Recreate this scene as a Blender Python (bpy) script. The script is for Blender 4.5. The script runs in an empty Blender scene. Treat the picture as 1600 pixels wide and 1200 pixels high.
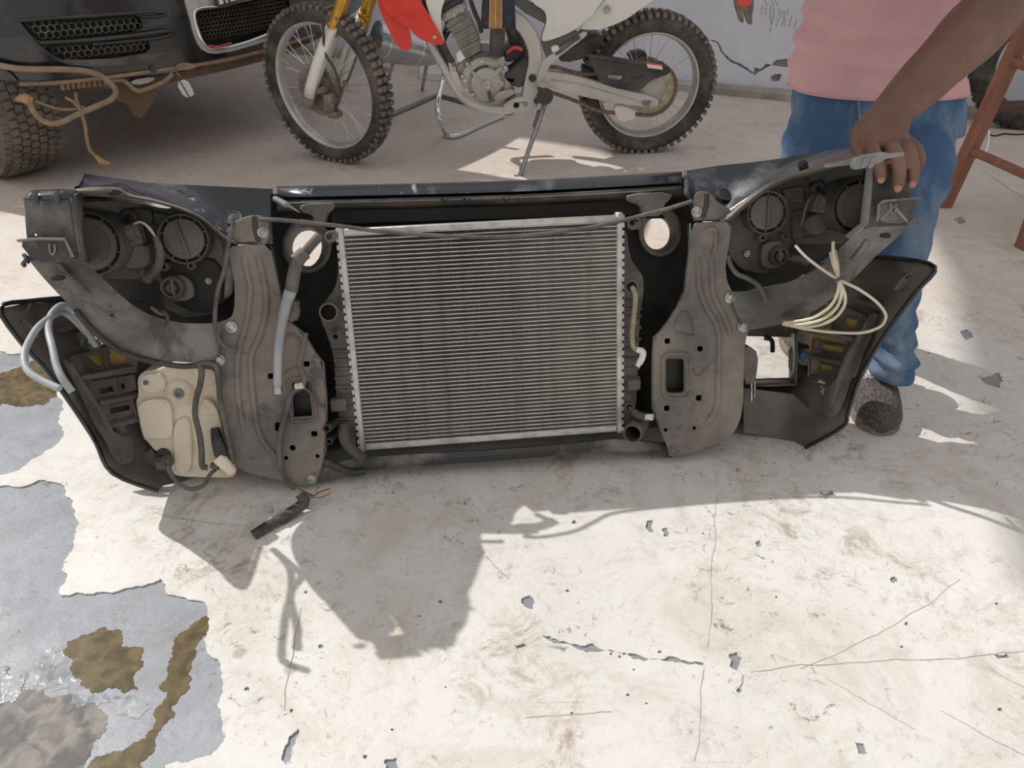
import bpy, bmesh, math, random
from mathutils import Vector, Matrix, noise
from mathutils.geometry import tessellate_polygon
random.seed(7)
SC = bpy.context.scene
COL = SC.collection
# ---------------------------------------------------------------- camera, world, sun, exposure
F_PX, PITCH, CAM_H = 1200.0, math.radians(33), 1.12
cam_data = bpy.data.cameras.new('camera'); cam = bpy.data.objects.new('camera', cam_data); COL.objects.link(cam)
cam.location = (0, 0, CAM_H); cam.rotation_euler = (math.pi/2 - PITCH, 0, 0)
cam_data.sensor_width = 36; cam_data.lens = 36*F_PX/1600; cam_data.clip_start = .02
SC.camera = cam
W = bpy.data.worlds.new('sky'); SC.world = W; W.use_nodes = True
bg = W.node_tree.nodes['Background']; bg.inputs[0].default_value = (1.0, .99, .975, 1); bg.inputs[1].default_value = .59
SUN_DIR = Vector((.92, -.52, -1.0)).normalized()
sd = bpy.data.lights.new('sun', 'SUN'); so = bpy.data.objects.new('sun', sd); COL.objects.link(so)
sd.energy = 3.4; sd.angle = math.radians(.55); sd.color = (1, .98, .945)
so.rotation_euler = SUN_DIR.to_track_quat('-Z', 'Y').to_euler(); so.location = (-4, 4, 5)
SC.view_settings.view_transform = 'Standard'; SC.view_settings.look = 'None'
SC.view_settings.exposure = 0.0; SC.view_settings.gamma = 1.0
# ---------------------------------------------------------------- pixel helpers (1600 x 1200 frame)
CAM = Vector((0, 0, CAM_H)); FW = Vector((0, math.cos(PITCH), -math.sin(PITCH))); UP = Vector((0, math.sin(PITCH), math.cos(PITCH)))
def ray(x, y): return FW + Vector((1, 0, 0))*((x-800)/F_PX) - UP*((y-600)/F_PX)
def gnd(x, y, z=0.0):
    r = ray(x, y); return CAM + r*((z-CAM_H)/r.z)
def at(x, y, Y):                      # the point seen at a pixel, at distance Y in front of the camera
    r = ray(x, y); return CAM + r*(Y/r.y)
class Frame:                          # a thing's own axes: u to the right, v up, n towards the viewer's side
    def __init__(s, O, U, N):
        s.U = U.normalized(); s.N = N.normalized(); s.V = s.N.cross(s.U).normalized(); s.U = s.V.cross(s.N); s.O = O
        s.M = Matrix(((s.U.x, s.V.x, s.N.x, O.x), (s.U.y, s.V.y, s.N.y, O.y), (s.U.z, s.V.z, s.N.z, O.z), (0, 0, 0, 1)))
        s.Mi = s.M.inverted()
    def p(s, x, y, n=0.0):
        r = ray(x, y); t = (s.O + s.N*n - CAM).dot(s.N)/r.dot(s.N); return s.Mi @ (CAM + r*t)
    def pl(s, pts, n=0.0): return [s.p(q[0], q[1], q[2] if len(q) > 2 else n) for q in pts]
    def loc(s, w): return s.Mi @ Vector(w)
# ---------------------------------------------------------------- mesh helpers
def chaikin(pts, it=2, closed=True):
    pts = [Vector(p) for p in pts]
    for _ in range(it):
        o = []; n = len(pts)
        for i in range(n if closed else n-1):
            a, b = pts[i], pts[(i+1) % n]; o += [a*.75+b*.25, a*.25+b*.75]
        if not closed: o = [pts[0]] + o + [pts[-1]]
        pts = o
    return pts
def spline(pts, k=6, closed=False):
    pts = [Vector(p) for p in pts]; n = len(pts); o = []
    for i in range(n if closed else n-1):
        g = lambda j: pts[j % n] if closed else pts[max(0, min(n-1, j))]
        a, b, c, d = g(i-1), g(i), g(i+1), g(i+2)
        for j in range(k):
            t = j/k
            o.append(.5*((2*b)+(c-a)*t+(2*a-5*b+4*c-d)*t*t+(3*b-a-3*c+d)*t*t*t))
    if not closed: o.append(pts[-1])
    return o
def jag(pts, amp, it=3, rnd=None, closed=True):
    rnd = rnd or random
    pts = [Vector(p) for p in pts]
    for _ in range(it):
        o = []; n = len(pts)
        for i in range(n if closed else n-1):
            a, b = pts[i], pts[(i+1) % n]; d = b-a; q = Vector((-d.y, d.x, 0))
            o += [a, (a+b)/2 + q*rnd.uniform(-amp, amp)]
        if not closed: o.append(pts[-1])
        pts = o
    return pts
def rrect(cx, cy, w, h, r, ang=0, seg=4):
    o = []
    for k, (sx, sy) in enumerate(((1, 1), (-1, 1), (-1, -1), (1, -1))):
        for j in range(seg+1):
            a = math.pi/2*(k + j/seg)
            x = sx*(w/2-r)+r*math.cos(a); y = sy*(h/2-r)+r*math.sin(a)
            o.append((cx+x*math.cos(ang)-y*math.sin(ang), cy+x*math.sin(ang)+y*math.cos(ang)))
    return o
def circ(cx, cy, r, n=16, ry=None): return [(cx+r*math.cos(2*math.pi*i/n), cy+(ry or r)*math.sin(2*math.pi*i/n)) for i in range(n)]
class G:
    def __init__(s): s.v = []; s.f = []
    def add(s, v, f):
        b = len(s.v); s.v += [Vector(q) for q in v]; s.f += [tuple(i+b for i in q) for q in f]; return s
    def prism(s, outline, th, holes=(), axis=(0, 0, -1)):       # a plate: outline is its front face, th its thickness
        ax = Vector(axis)*th; loops = [[Vector(p) for p in outline]] + [[Vector(p) for p in h] for h in holes]
        flat = [p for l in loops for p in l]; n = len(flat)
        tris = tessellate_polygon(loops); v = flat + [p+ax for p in flat]; f = []
        for t in tris:
            a, b, c = (flat[i] for i in t)
            if (b-a).cross(c-a).dot(ax) > 0: t = (t[0], t[2], t[1])
            f.append(tuple(t)); f.append((t[2]+n, t[1]+n, t[0]+n))
        k = 0
        for l in loops:
            m = len(l)
            for i in range(m): f.append((k+i, k+(i+1) % m, k+(i+1) % m+n, k+i+n))
            k += m
        return s.add(v, f)
    def tube(s, pts, r, seg=8, closed=False, flat=1.0, hollow=False):
        pts = [Vector(p) for p in pts]; n = len(pts); v = []; f = []
        rs = r if isinstance(r, (list, tuple)) else None
        up = Vector((0.13, .21, .97)); prev = None
        for i, p in enumerate(pts):
            a = pts[(i-1) % n] if (closed or i) else p; b = pts[(i+1) % n] if (closed or i < n-1) else p
            t = (b-a); t = t.normalized() if t.length > 1e-9 else Vector((0, 0, 1))
            if prev is None:
                x = up.cross(t); x = x.normalized() if x.length > 1e-4 else Vector((1, 0, 0))
            else:
                x = prev - t*prev.dot(t); x = x.normalized() if x.length > 1e-6 else up.cross(t).normalized()
            prev = x; y = t.cross(x)
            R = (rs[min(len(rs)-1, int(round(i*(len(rs)-1)/max(1, n-1))))] if rs and len(rs) != n else rs[i]) if rs else r
            for j in range(seg):
                an = 2*math.pi*j/seg; v.append(p + x*R*math.cos(an) + y*R*flat*math.sin(an))
        for i in range(n if closed else n-1):
            for j in range(seg):
                a = i*seg+j; b = i*seg+(j+1) % seg; c = ((i+1) % n)*seg+(j+1) % seg; d = ((i+1) % n)*seg+j
                f.append((a, b, c, d))
        if not closed and not hollow:
            f.append(tuple(range(seg-1, -1, -1))); f.append(tuple((n-1)*seg+j for j in range(seg)))
        return s.add(v, f)
    def lathe(s, c, axis, prof, seg=24, ang0=0, ang1=2*math.pi):   # prof: (radius, height along axis)
        c = Vector(c); ax = Vector(axis).normalized(); x = ax.orthogonal().normalized(); y = ax.cross(x); v = []; f = []
        full = abs(ang1-ang0-2*math.pi) < 1e-6; m = seg if full else seg+1
        for r, h in prof:
            for j in range(m):
                a = ang0+(ang1-ang0)*j/seg; v.append(c+ax*h+x*(r*math.cos(a))+y*(r*math.sin(a)))
        for i in range(len(prof)-1):
            for j in range(seg):
                k = (j+1) % m; f.append((i*m+j, i*m+k, (i+1)*m+k, (i+1)*m+j))
        return s.add(v, f)
    def box(s, c, size, R=None):
        c = Vector(c); R = R or Matrix.Identity(3); v = []
        for dx in (-.5, .5):
            for dy in (-.5, .5):
                for dz in (-.5, .5): v.append(c + R @ Vector((dx*size[0], dy*size[1], dz*size[2])))
        return s.add(v, [(0, 1, 3, 2), (4, 6, 7, 5), (0, 4, 5, 1), (2, 3, 7, 6), (0, 2, 6, 4), (1, 5, 7, 3)])
    def bar(s, a, b, w, h, up=(0, 0, 1)):
        a = Vector(a); b = Vector(b); t = (b-a).normalized(); y = Vector(up).cross(t).normalized(); z = t.cross(y)
        R = Matrix((t, y, z)).transposed(); return s.box((a+b)/2, ((b-a).length, w, h), R)
    def grid(s, rows, closed=False):
        m = len(rows[0]); v = [p for r in rows for p in r]; f = []
        for i in range(len(rows)-1):
            for j in range(m if closed else m-1):
                k = (j+1) % m; f.append((i*m+j, i*m+k, (i+1)*m+k, (i+1)*m+j))
        return s.add(v, f)
    def loft(s, rings): # closed rings with end caps
        m = len(rings[0]); b = len(s.v); s.grid(rings, True)
        s.f.append(tuple(b+j for j in range(m-1, -1, -1))); s.f.append(tuple(b+(len(rings)-1)*m+j for j in range(m))); return s
    def rib(s, path, w, h, seg=6):    # low ridge standing on a plate (local z is the plate's normal)
        pts = [Vector(p) for p in path]; n = len(pts); rows = []
        for i, p in enumerate(pts):
            t = (pts[min(n-1, i+1)]-pts[max(0, i-1)]); q = Vector((-t.y, t.x, 0)); q = q.normalized() if q.length > 1e-9 else Vector((1, 0, 0))
            e = min(1, min(i, n-1-i)/2+.05)
            rows.append([p+q*(w/2*math.cos(math.pi*j/seg))+Vector((0, 0, h*e*math.sin(math.pi*j/seg)-.0005)) for j in range(seg+1)])
        return s.grid(rows)
    def warp(s, fn): s.v = [fn(q) for q in s.v]; return s
def link(o, parent=None):
    COL.objects.link(o)
    if parent: o.parent = parent
    return o
def mk(name, g, mat, parent=None, smooth=35, bevel=0, solid=0, sub=0, label=None, kind=None, fix=True):
    me = bpy.data.meshes.new(name); me.from_pydata([tuple(q) for q in g.v], [], g.f); me.validate()
    if fix:
        bm = bmesh.new(); bm.from_mesh(me); bmesh.ops.recalc_face_normals(bm, faces=bm.faces); bm.to_mesh(me); bm.free()
    if smooth:
        me.shade_smooth(); me.set_sharp_from_angle(angle=math.radians(smooth))
    me.materials.append(M[mat] if isinstance(mat, str) else mat)
    o = link(bpy.data.objects.new(name, me), parent)
    if solid: m = o.modifiers.new('solid', 'SOLIDIFY'); m.thickness = abs(solid); m.offset = -1 if solid > 0 else 1
    if sub: m = o.modifiers.new('sub', 'SUBSURF'); m.levels = sub; m.render_levels = sub
    if bevel: m = o.modifiers.new('bevel', 'BEVEL'); m.width = bevel; m.segments = 1; m.limit_method = 'ANGLE'; m.angle_limit = math.radians(50)
    if label: o['label'] = label
    if kind: o['kind'] = kind
    return o
def thing(name, label, cat, frame=None, loc=None, group=None):
    o = bpy.data.objects.new(name, None); link(o); o.empty_display_size = .05
    if frame: o.matrix_world = frame.M
    if loc is not None: o.location = loc
    o['label'] = label; o['category'] = cat
    if group: o['group'] = group
    return o
def tag(o, label, cat, group=None):
    o['label'] = label; o['category'] = cat
    if group: o['group'] = group
    return o
def copy_part(o, parent, mat4=None):
    c = o.copy(); link(c, parent)
    if mat4 is not None: c.matrix_local = mat4
    return c
# ---------------------------------------------------------------- materials
M = {}
def mat(name, col, rough=.5, metal=0, col2=None, scale=8, contrast=(.4, .6), bump=0, bscale=60, r2=None, coat=0, detail=6, spec=.5, trans=0, sub=0, coords='Object', stretch=None, col3=None, s3=3, c3=(.55, .62), f3=.85, st3=None):
    m = bpy.data.materials.new(name); m.use_nodes = True; nt = m.node_tree; b = nt.nodes['Principled BSDF']
    b.inputs['Base Color'].default_value = (*col, 1); b.inputs['Roughness'].default_value = rough; b.inputs['Metallic'].default_value = metal
    b.inputs['Coat Weight'].default_value = coat; b.inputs['Specular IOR Level'].default_value = spec
    b.inputs['Coat Roughness'].default_value = .08
    if trans: b.inputs['Transmission Weight'].default_value = trans
    if sub: b.inputs['Subsurface Weight'].default_value = sub; b.inputs['Subsurface Radius'].default_value = (.02, .012, .006); b.inputs['Subsurface Scale'].default_value = .5
    tc = nt.nodes.new('ShaderNodeTexCoord'); co = tc.outputs[coords]
    if stretch:
        mp = nt.nodes.new('ShaderNodeMapping'); mp.inputs['Scale'].default_value = stretch; nt.links.new(co, mp.inputs[0]); co = mp.outputs[0]
    if col2:
        nz = nt.nodes.new('ShaderNodeTexNoise'); nz.inputs['Scale'].default_value = scale; nz.inputs['Detail'].default_value = detail; nz.inputs['Roughness'].default_value = .65
        nt.links.new(co, nz.inputs['Vector'])
        mr = nt.nodes.new('ShaderNodeMapRange'); mr.inputs['From Min'].default_value = contrast[0]; mr.inputs['From Max'].default_value = contrast[1]
        nt.links.new(nz.outputs['Fac'], mr.inputs['Value'])
        mx = nt.nodes.new('ShaderNodeMix'); mx.data_type = 'RGBA'; mx.inputs['A'].default_value = (*col, 1); mx.inputs['B'].default_value = (*col2, 1)
        nt.links.new(mr.outputs[0], mx.inputs['Factor']); nt.links.new(mx.outputs['Result'], b.inputs['Base Color'])
        if col3:
            n3 = nt.nodes.new('ShaderNodeTexNoise'); n3.inputs['Scale'].default_value = s3; n3.inputs['Detail'].default_value = 8; n3.inputs['Roughness'].default_value = .7; n3.inputs['Distortion'].default_value = .4
            if st3:
                mp3 = nt.nodes.new('ShaderNodeMapping'); mp3.inputs['Scale'].default_value = st3; nt.links.new(tc.outputs[coords], mp3.inputs[0]); nt.links.new(mp3.outputs[0], n3.inputs['Vector'])
            else: nt.links.new(co, n3.inputs['Vector'])
            r3 = nt.nodes.new('ShaderNodeMapRange'); r3.inputs['From Min'].default_value = c3[0]; r3.inputs['From Max'].default_value = c3[1]; r3.inputs['To Max'].default_value = f3; nt.links.new(n3.outputs['Fac'], r3.inputs['Value'])
            m3 = nt.nodes.new('ShaderNodeMix'); m3.data_type = 'RGBA'; nt.links.new(r3.outputs[0], m3.inputs['Factor']); nt.links.new(mx.outputs['Result'], m3.inputs['A']); m3.inputs['B'].default_value = (*col3, 1); nt.links.new(m3.outputs['Result'], b.inputs['Base Color'])
        if r2 is not None:
            m2 = nt.nodes.new('ShaderNodeMapRange'); m2.inputs['To Min'].default_value = rough; m2.inputs['To Max'].default_value = r2
            nt.links.new(mr.outputs[0], m2.inputs['Value']); nt.links.new(m2.outputs[0], b.inputs['Roughness'])
    if bump:
        n2 = nt.nodes.new('ShaderNodeTexNoise'); n2.inputs['Scale'].default_value = bscale; n2.inputs['Detail'].default_value = 4; nt.links.new(co, n2.inputs['Vector'])
        bp = nt.nodes.new('ShaderNodeBump'); bp.inputs['Strength'].default_value = bump; bp.inputs['Distance'].default_value = .004
        nt.links.new(n2.outputs['Fac'], bp.inputs['Height']); nt.links.new(bp.outputs[0], b.inputs['Normal'])
    M[name] = m; return m
DUST = (.30, .255, .215)
mat('dusty_steel', (.115, .104, .094), .45, .0, (.265, .225, .19), 6, (.36, .60), .15, 90, .75, col3=(.075, .07, .075), s3=7, c3=(.57, .64), f3=.75)
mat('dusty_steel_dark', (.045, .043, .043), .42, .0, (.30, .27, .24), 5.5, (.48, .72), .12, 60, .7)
mat('bonnet_black', (.014, .017, .026), .24, 0, (.20, .20, .21), 9, (.54, .78), .06, 40, .6, coat=.5, col3=(.45, .44, .43), s3=11, c3=(.62, .68), f3=.8)
mat('arm_steel', (.065, .063, .06), .36, .2, (.27, .255, .23), 4.5, (.42, .66), .15, 60, .7, col3=(.05, .05, .052), s3=9, c3=(.54, .64), f3=.7, st3=(2.2, .8, 1))
mat('black_plastic', (.012, .0115, .011), .55, 0, (.04, .037, .034), 12, (.45, .7), .1, 80, .7)
mat('dusty_plastic', (.095, .085, .076), .55, 0, (.21, .185, .16), 10, (.4, .65), .12, 90, .8)
mat('housing_plastic', (.062, .057, .052), .42, 0, (.165, .148, .13), 9, (.4, .66), .1, 80, .75)
mat('cap_plastic', (.135, .118, .103), .5, 0, (.205, .178, .155), 12, (.4, .65), .1, 120, .7)
mat('bumper_plastic', (.085, .076, .068), .5, 0, (.185, .162, .142), 6, (.4, .65), .12, 70, .7)
mat('bumper_paint', (.012, .012, .014), .25, 0, (.05, .048, .045), 5, (.5, .7), 0, 1, .4, coat=.4)
mat('alu', (.62, .60, .56), .42, .6, (.42, .40, .37), 25, (.45, .7), .1, 150, .6)
mat('alu_fin', (.85, .80, .74), .5, .0, (.60, .54, .48), 14, (.4, .7), 0, 1, .7)
mat('tank_plastic', (.055, .05, .046), .55, 0, (.15, .13, .115), 14, (.4, .65), .1, 90, .7)
mat('chrome', (.8, .8, .8), .12, 1)
mat('bolt_steel', (.62, .60, .56), .35, .8, (.35, .33, .30), 60)
mat('black', (.012, .012, .012), .5)
mat('hose_black', (.035, .033, .031), .5, 0, (.11, .10, .09), 20, (.4, .7), 0, 1, .7)
mat('hose_dusty', (.16, .145, .13), .7, 0, (.09, .08, .075), 20)
mat('hose_grey', (.42, .44, .47), .45, 0, (.32, .33, .35), 10)
mat('bottle', (.86, .75, .60), .4, 0, (.60, .42, .26), 8, (.50, .72), .1, 30, .55, sub=.25)
mat('cream_tube', (.72, .67, .52), .4, 0, (.62, .56, .42), 20)
mat('yellow_lining', (.55, .38, .11), .6, 0, (.42, .28, .08), 12)
mat('brass_hose', (.38, .33, .21), .5, 0, (.25, .21, .14), 25)
mat('white_plastic', (.75, .75, .74), .4)
mat('tape_dark', (.035, .028, .032), .45, 0, (.08, .07, .07), 30)
mat('wire_copper', (.28, .13, .06), .5)
mat('wire_white', (.72, .66, .55), .5)
mat('grey_plastic', (.22, .22, .23), .55, 0, (.30, .29, .28), 20)
mat('window_light', (.7, .7, .68), .5)
# ================================================================ SETTING: floor, wall, added shade blocker
def stained_floor(name, base, dirt, rough, wet=False):
    m = bpy.data.materials.new(name); m.use_nodes = True; nt = m.node_tree; b = nt.nodes['Principled BSDF']; L = nt.links.new
    tc = nt.nodes.new('ShaderNodeTexCoord'); co = tc.outputs['Object']
    def nz(scale, detail, rgh=.6, dist=0, st=None):
        n = nt.nodes.new('ShaderNodeTexNoise'); n.inputs['Scale'].default_value = scale; n.inputs['Detail'].default_value = detail; n.inputs['Roughness'].default_value = rgh; n.inputs['Distortion'].default_value = dist
        if st:
            mp = nt.nodes.new('ShaderNodeMapping'); mp.inputs['Scale'].default_value = st[0]; mp.inputs['Rotation'].default_value = (0, 0, st[1]); L(co, mp.inputs[0]); L(mp.outputs[0], n.inputs['Vector'])
        else: L(co, n.inputs['Vector'])
        return n.outputs['Fac']
    def rng(s, a, c, t0=0, t1=1):
        r = nt.nodes.new('ShaderNodeMapRange'); r.inputs['From Min'].default_value = a; r.inputs['From Max'].default_value = c; r.inputs['To Min'].default_value = t0; r.inputs['To Max'].default_value = t1; L(s, r.inputs['Value']); return r.outputs[0]
    def mul(a, c):
        r = nt.nodes.new('ShaderNodeMath'); r.operation = 'MULTIPLY'; L(a, r.inputs[0])
        if isinstance(c, (int, float)): r.inputs[1].default_value = c
        else: L(c, r.inputs[1])
        return r.outputs[0]
    def mix(a, c, fac):
        x = nt.nodes.new('ShaderNodeMix'); x.data_type = 'RGBA'; L(fac, x.inputs['Factor'])
        for k, q in (('A', a), ('B', c)):
            if isinstance(q, tuple): x.inputs[k].default_value = (*q, 1)
            else: L(q, x.inputs[k])
        return x.outputs['Result']
    k0 = .72 if wet else .86
    c = mix(tuple(min(.95, q*(1.18 if wet else 1.0)) for q in base), tuple(q*k0 for q in base), rng(nz(2.2 if wet else 1.3, 7, .7, 1.0 if wet else .3), .34, .66))
    c = mix(c, (base[0]*.74, base[1]*.66, base[2]*.58), mul(rng(nz(3.4, 10, .8, .9), .47, .66), .75))
    c = mix(c, (base[0]*.60, base[1]*.57, base[2]*.55), mul(rng(nz(11, 10, .85, .8), .53, .64), .55))
    c = mix(c, dirt, mul(mul(rng(nz(8, 11, .85, 1.6), .50, .62), rng(nz(2.1, 5), .47, .57)), .85))       # oily footprints in patches
    c = mix(c, (.13, .095, .065), mul(mul(rng(nz(30, 9, .8, .8), .57, .64), rng(nz(3.0, 5), .46, .56)), .9))   # dark specks
    c = mix(c, (base[0]*.45, base[1]*.40, base[2]*.36), mul(mul(rng(nz(70, 6, .75, .6), .57, .66), rng(nz(9, 3), .45, .6)), .75))
    vo = nt.nodes.new('ShaderNodeTexVoronoi'); vo.inputs['Scale'].default_value = 9; L(co, vo.inputs['Vector'])
    c = mix(c, (base[0]*.42, base[1]*.36, base[2]*.32), mul(mul(rng(vo.outputs['Distance'], .13, .07), rng(nz(3.1, 3), .5, .6)), .6))    # round drips
    for rot in (.35, -.9, 1.7):
        c = mix(c, (.25, .21, .18), mul(rng(nz(5, 4, .5, 0, ((.35, 34, 1), rot)), .70, .73), mul(rng(nz(1.7, 2), .48, .6), .55)))   # scratches
    if name == 'floor_paint':                                   # browner, in noisy patches, towards the back of the yard
        sp = nt.nodes.new('ShaderNodeSeparateXYZ'); L(co, sp.inputs[0])
        c = mix(c, (.60, .475, .40), mul(rng(sp.outputs['Y'], 1.25, 2.9), rng(nz(2.0, 6), .25, .7, .35, .75)))
    L(c, b.inputs['Base Color'])
    L(rng(nz(6, 6), .3, .7, rough-.12, rough+.15), b.inputs['Roughness'])
    bp = nt.nodes.new('ShaderNodeBump'); bp.inputs['Strength'].default_value = .4; bp.inputs['Distance'].default_value = .003
    L(nz(22, 9, .75), bp.inputs['Height']); L(bp.outputs[0], b.inputs['Normal'])
    M[name] = m
stained_floor('floor_paint', (.79, .765, .725), (.36, .26, .17), .6)
stained_floor('floor_concrete', (.30, .315, .35), (.22, .19, .165), .42, True)
M['floor_concrete'].node_tree.nodes['Principled BSDF'].inputs['Specular IOR Level'].default_value = .5
floor = mk('floor', G().prism([(-9, -3, -.0035), (9, -3, -.0035), (9, 12, -.0035), (-9, 12, -.0035)], .12), 'floor_concrete', kind='structure')
def gp(pts, z=0): return [Vector((gnd(x, y).x, gnd(x, y).y, z)) for x, y in pts]
rf = random.Random(3)
bare = gp([(-60, 758), (60, 750), (95, 755), (112, 790), (120, 830), (105, 870), (103, 905), (95, 930), (145, 928), (200, 918), (250, 905), (258, 925), (300, 937), (322, 945), (326, 975), (318, 1000), (340, 1030), (345, 1060), (340, 1100), (352, 1150), (330, 1180), (258, 1196), (250, 1290), (-200, 1290)])
bare2 = gp([(-150, 545), (-20, 540), (30, 552), (70, 545), (92, 600), (100, 640), (90, 660), (100, 680), (70, 705), (30, 735), (-20, 745), (-150, 745)])
chips = [[(815, 935), (828, 930), (836, 940), (832, 952), (820, 948)], [(1138, 1022), (1150, 1018), (1160, 1028), (1152, 1048), (1140, 1040)], [(1010, 815), (1022, 812), (1022, 832), (1013, 830)],
         [(1034, 826), (1042, 824), (1044, 838), (1037, 838)], [(1280, 770), (1300, 766), (1308, 774), (1290, 780)], [(803, 1008), (818, 1004), (826, 1010), (808, 1015)],
         [(848, 992), (868, 998), (900, 1006), (950, 1016), (1000, 1024), (1060, 1028), (1100, 1036), (1098, 1040), (1050, 1033), (990, 1030), (930, 1019), (880, 1006), (856, 1000)],
         [(440, 1180), (452, 1150), (466, 1138), (462, 1160), (446, 1195)], [(1532, 590), (1560, 582), (1568, 596), (1560, 606), (1540, 600)], [(1553, 1022), (1572, 1020), (1580, 1028), (1560, 1030)],
         [(1335, 1160), (1350, 1162), (1356, 1178), (1340, 1176)], [(600, 1188), (620, 1184), (624, 1200), (604, 1204)], [(1500, 520), (1512, 514), (1520, 524), (1508, 532)], [(1488, 342), (1500, 338), (1508, 346), (1496, 350)],
         [(466, 780), (478, 776), (482, 786), (470, 788)], [(1390, 905), (1398, 900), (1404, 908), (1396, 912)], [(1180, 848), (1186, 844), (1190, 852), (1184, 855)]]
holes = [jag(bare, .16, 4, rf), jag(bare2, .16, 3, rf)] + [jag(gp(c), .18, 3, rf) for c in chips]
for _ in range(26):
    x, y = rf.uniform(380, 1580), rf.uniform(800, 1190); r = rf.uniform(2, 5)
    holes.append(jag(gp(circ(x, y, r, 6, r*.8)), .25, 2, rf))
paint = mk('trim_1', G().prism([(-8.9, -2.9, 0), (8.9, -2.9, 0), (8.9, 11.9, 0), (-8.9, 11.9, 0)], .0034, holes), 'floor_paint', smooth=0, kind='structure')
mat('crack_dirt', (.33, .29, .26), .9, 0, (.50, .45, .40), 14, (.4, .6))
for pts_, w_ in (([(1172, 1050), (1250, 1038), (1350, 1035), (1450, 1031), (1536, 1024), (1600, 1018)], .0009), ([(1122, 772), (1118, 850), (1112, 930), (1106, 1010)], .0007), ([(1100, 1045), (1095, 1110), (1084, 1190)], .0007), ([(1250, 1045), (1350, 1000), (1420, 960), (1500, 905)], .0006), ([(445, 1110), (450, 1060), (462, 990), (470, 950)], .0012), ([(240, 800), (330, 818), (440, 832)], .0007), ([(820, 1122), (900, 1116), (955, 1112)], .0008), ([(1470, 1110), (1540, 1150), (1600, 1180)], .0007), ([(1290, 1060), (1380, 1110), (1430, 1140)], .0006), ([(1540, 270), (1570, 290), (1600, 308)], .003), ([(760, 870), (790, 900), (795, 905)], .001)):
    cp = jag(gp(pts_, .0003), .04, 4, rf, False); mk('crack', G().tube(cp, w_, 4, flat=.2), 'crack_dirt', paint, smooth=0)
paint['label'] = 'worn cream paint coat on the concrete floor'
# shallow muddy water lying on the bare concrete
def water_mat(name, col, rough, bump):
    m = bpy.data.materials.new(name); m.use_nodes = True; nt = m.node_tree; b = nt.nodes['Principled BSDF']; L = nt.links.new
    tc = nt.nodes.new('ShaderNodeTexCoord')
    n = nt.nodes.new('ShaderNodeTexNoise'); n.inputs['Scale'].default_value = 26; n.inputs['Detail'].default_value = 7; n.inputs['Distortion'].default_value = 1.0; L(tc.outputs['Object'], n.inputs['Vector'])
    mx = nt.nodes.new('ShaderNodeMix'); mx.data_type = 'RGBA'; mx.inputs['A'].default_value = (*col, 1); mx.inputs['B'].default_value = (col[0]*1.9+.02, col[1]*1.85+.02, col[2]*1.8+.02, 1)
    mr = nt.nodes.new('ShaderNodeMapRange'); mr.inputs['From Min'].default_value = .36; mr.inputs['From Max'].default_value = .64; L(n.outputs['Fac'], mr.inputs['Value']); L(mr.outputs[0], mx.inputs['Factor']); L(mx.outputs['Result'], b.inputs['Base Color'])
    b.inputs['Roughness'].default_value = rough; b.inputs['Specular IOR Level'].default_value = .7
    bp = nt.nodes.new('ShaderNodeBump'); bp.inputs['Strength'].default_value = bump; bp.inputs['Distance'].default_value = .003
    w = nt.nodes.new('ShaderNodeTexNoise'); w.inputs['Scale'].default_value = 48; w.inputs['Detail'].default_value = 5; L(tc.outputs['Object'], w.inputs['Vector'])
    L(w.outputs['Fac'], bp.inputs['Height']); L(bp.outputs[0], b.inputs['Normal']); M[name] = m
water_mat('mud_water', (.09, .066, .03), .2, .12); water_mat('clear_water', (.17, .16, .15), .08, .18); water_mat('ripple_water', (.26, .27, .29), .08, .8)
def puddle(pts, m, label, z=-.0026, amp=.26):
    o = mk('puddle', G().prism(jag(gp(pts, z), amp, 6, rf), .0008), m, smooth=0); tag(o, label, 'puddle'); return o
puddle([(105, 1000), (130, 990), (165, 978), (190, 992), (200, 1010), (222, 1040), (215, 1075), (180, 1072), (150, 1080), (128, 1060), (112, 1030)], 'mud_water', 'brown muddy puddle with a rounded outline in the middle of the wet bare concrete')
puddle([(325, 958), (326, 985), (305, 1020), (298, 1060), (280, 1085), (270, 1120), (240, 1170), (215, 1210), (120, 1215), (150, 1180), (205, 1160), (240, 1135), (258, 1090), (262, 1050), (270, 1015), (285, 985)], 'mud_water', 'long brown muddy trickle along the edge of the peeling paint')
puddle([(-80, 1090), (30, 1078), (90, 1085), (150, 1105), (165, 1140), (140, 1180), (110, 1215), (-80, 1230)], 'clear_water', 'large grey water puddle at the bottom left of the floor', -.0029)
puddle([(80, 1010), (100, 1020), (130, 1075), (170, 1092), (210, 1085), (235, 1105), (200, 1120), (150, 1102), (110, 1085), (70, 1075), (40, 1062), (50, 1045)], 'ripple_water', 'rippled bright film of water between the muddy puddles', -.0028, .3)
puddle([(-60, 600), (20, 575), (60, 560), (88, 590), (92, 615), (70, 630), (20, 632), (-60, 640)], 'mud_water', 'brown wet puddle on the floor beside the left bumper corner')
puddle([(-70, 1010), (10, 1040), (38, 1065), (30, 1085), (-10, 1100), (-70, 1110)], 'ripple_water', 'glittering rippled film of water at the left edge of the floor', -.0024, .35)
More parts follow.
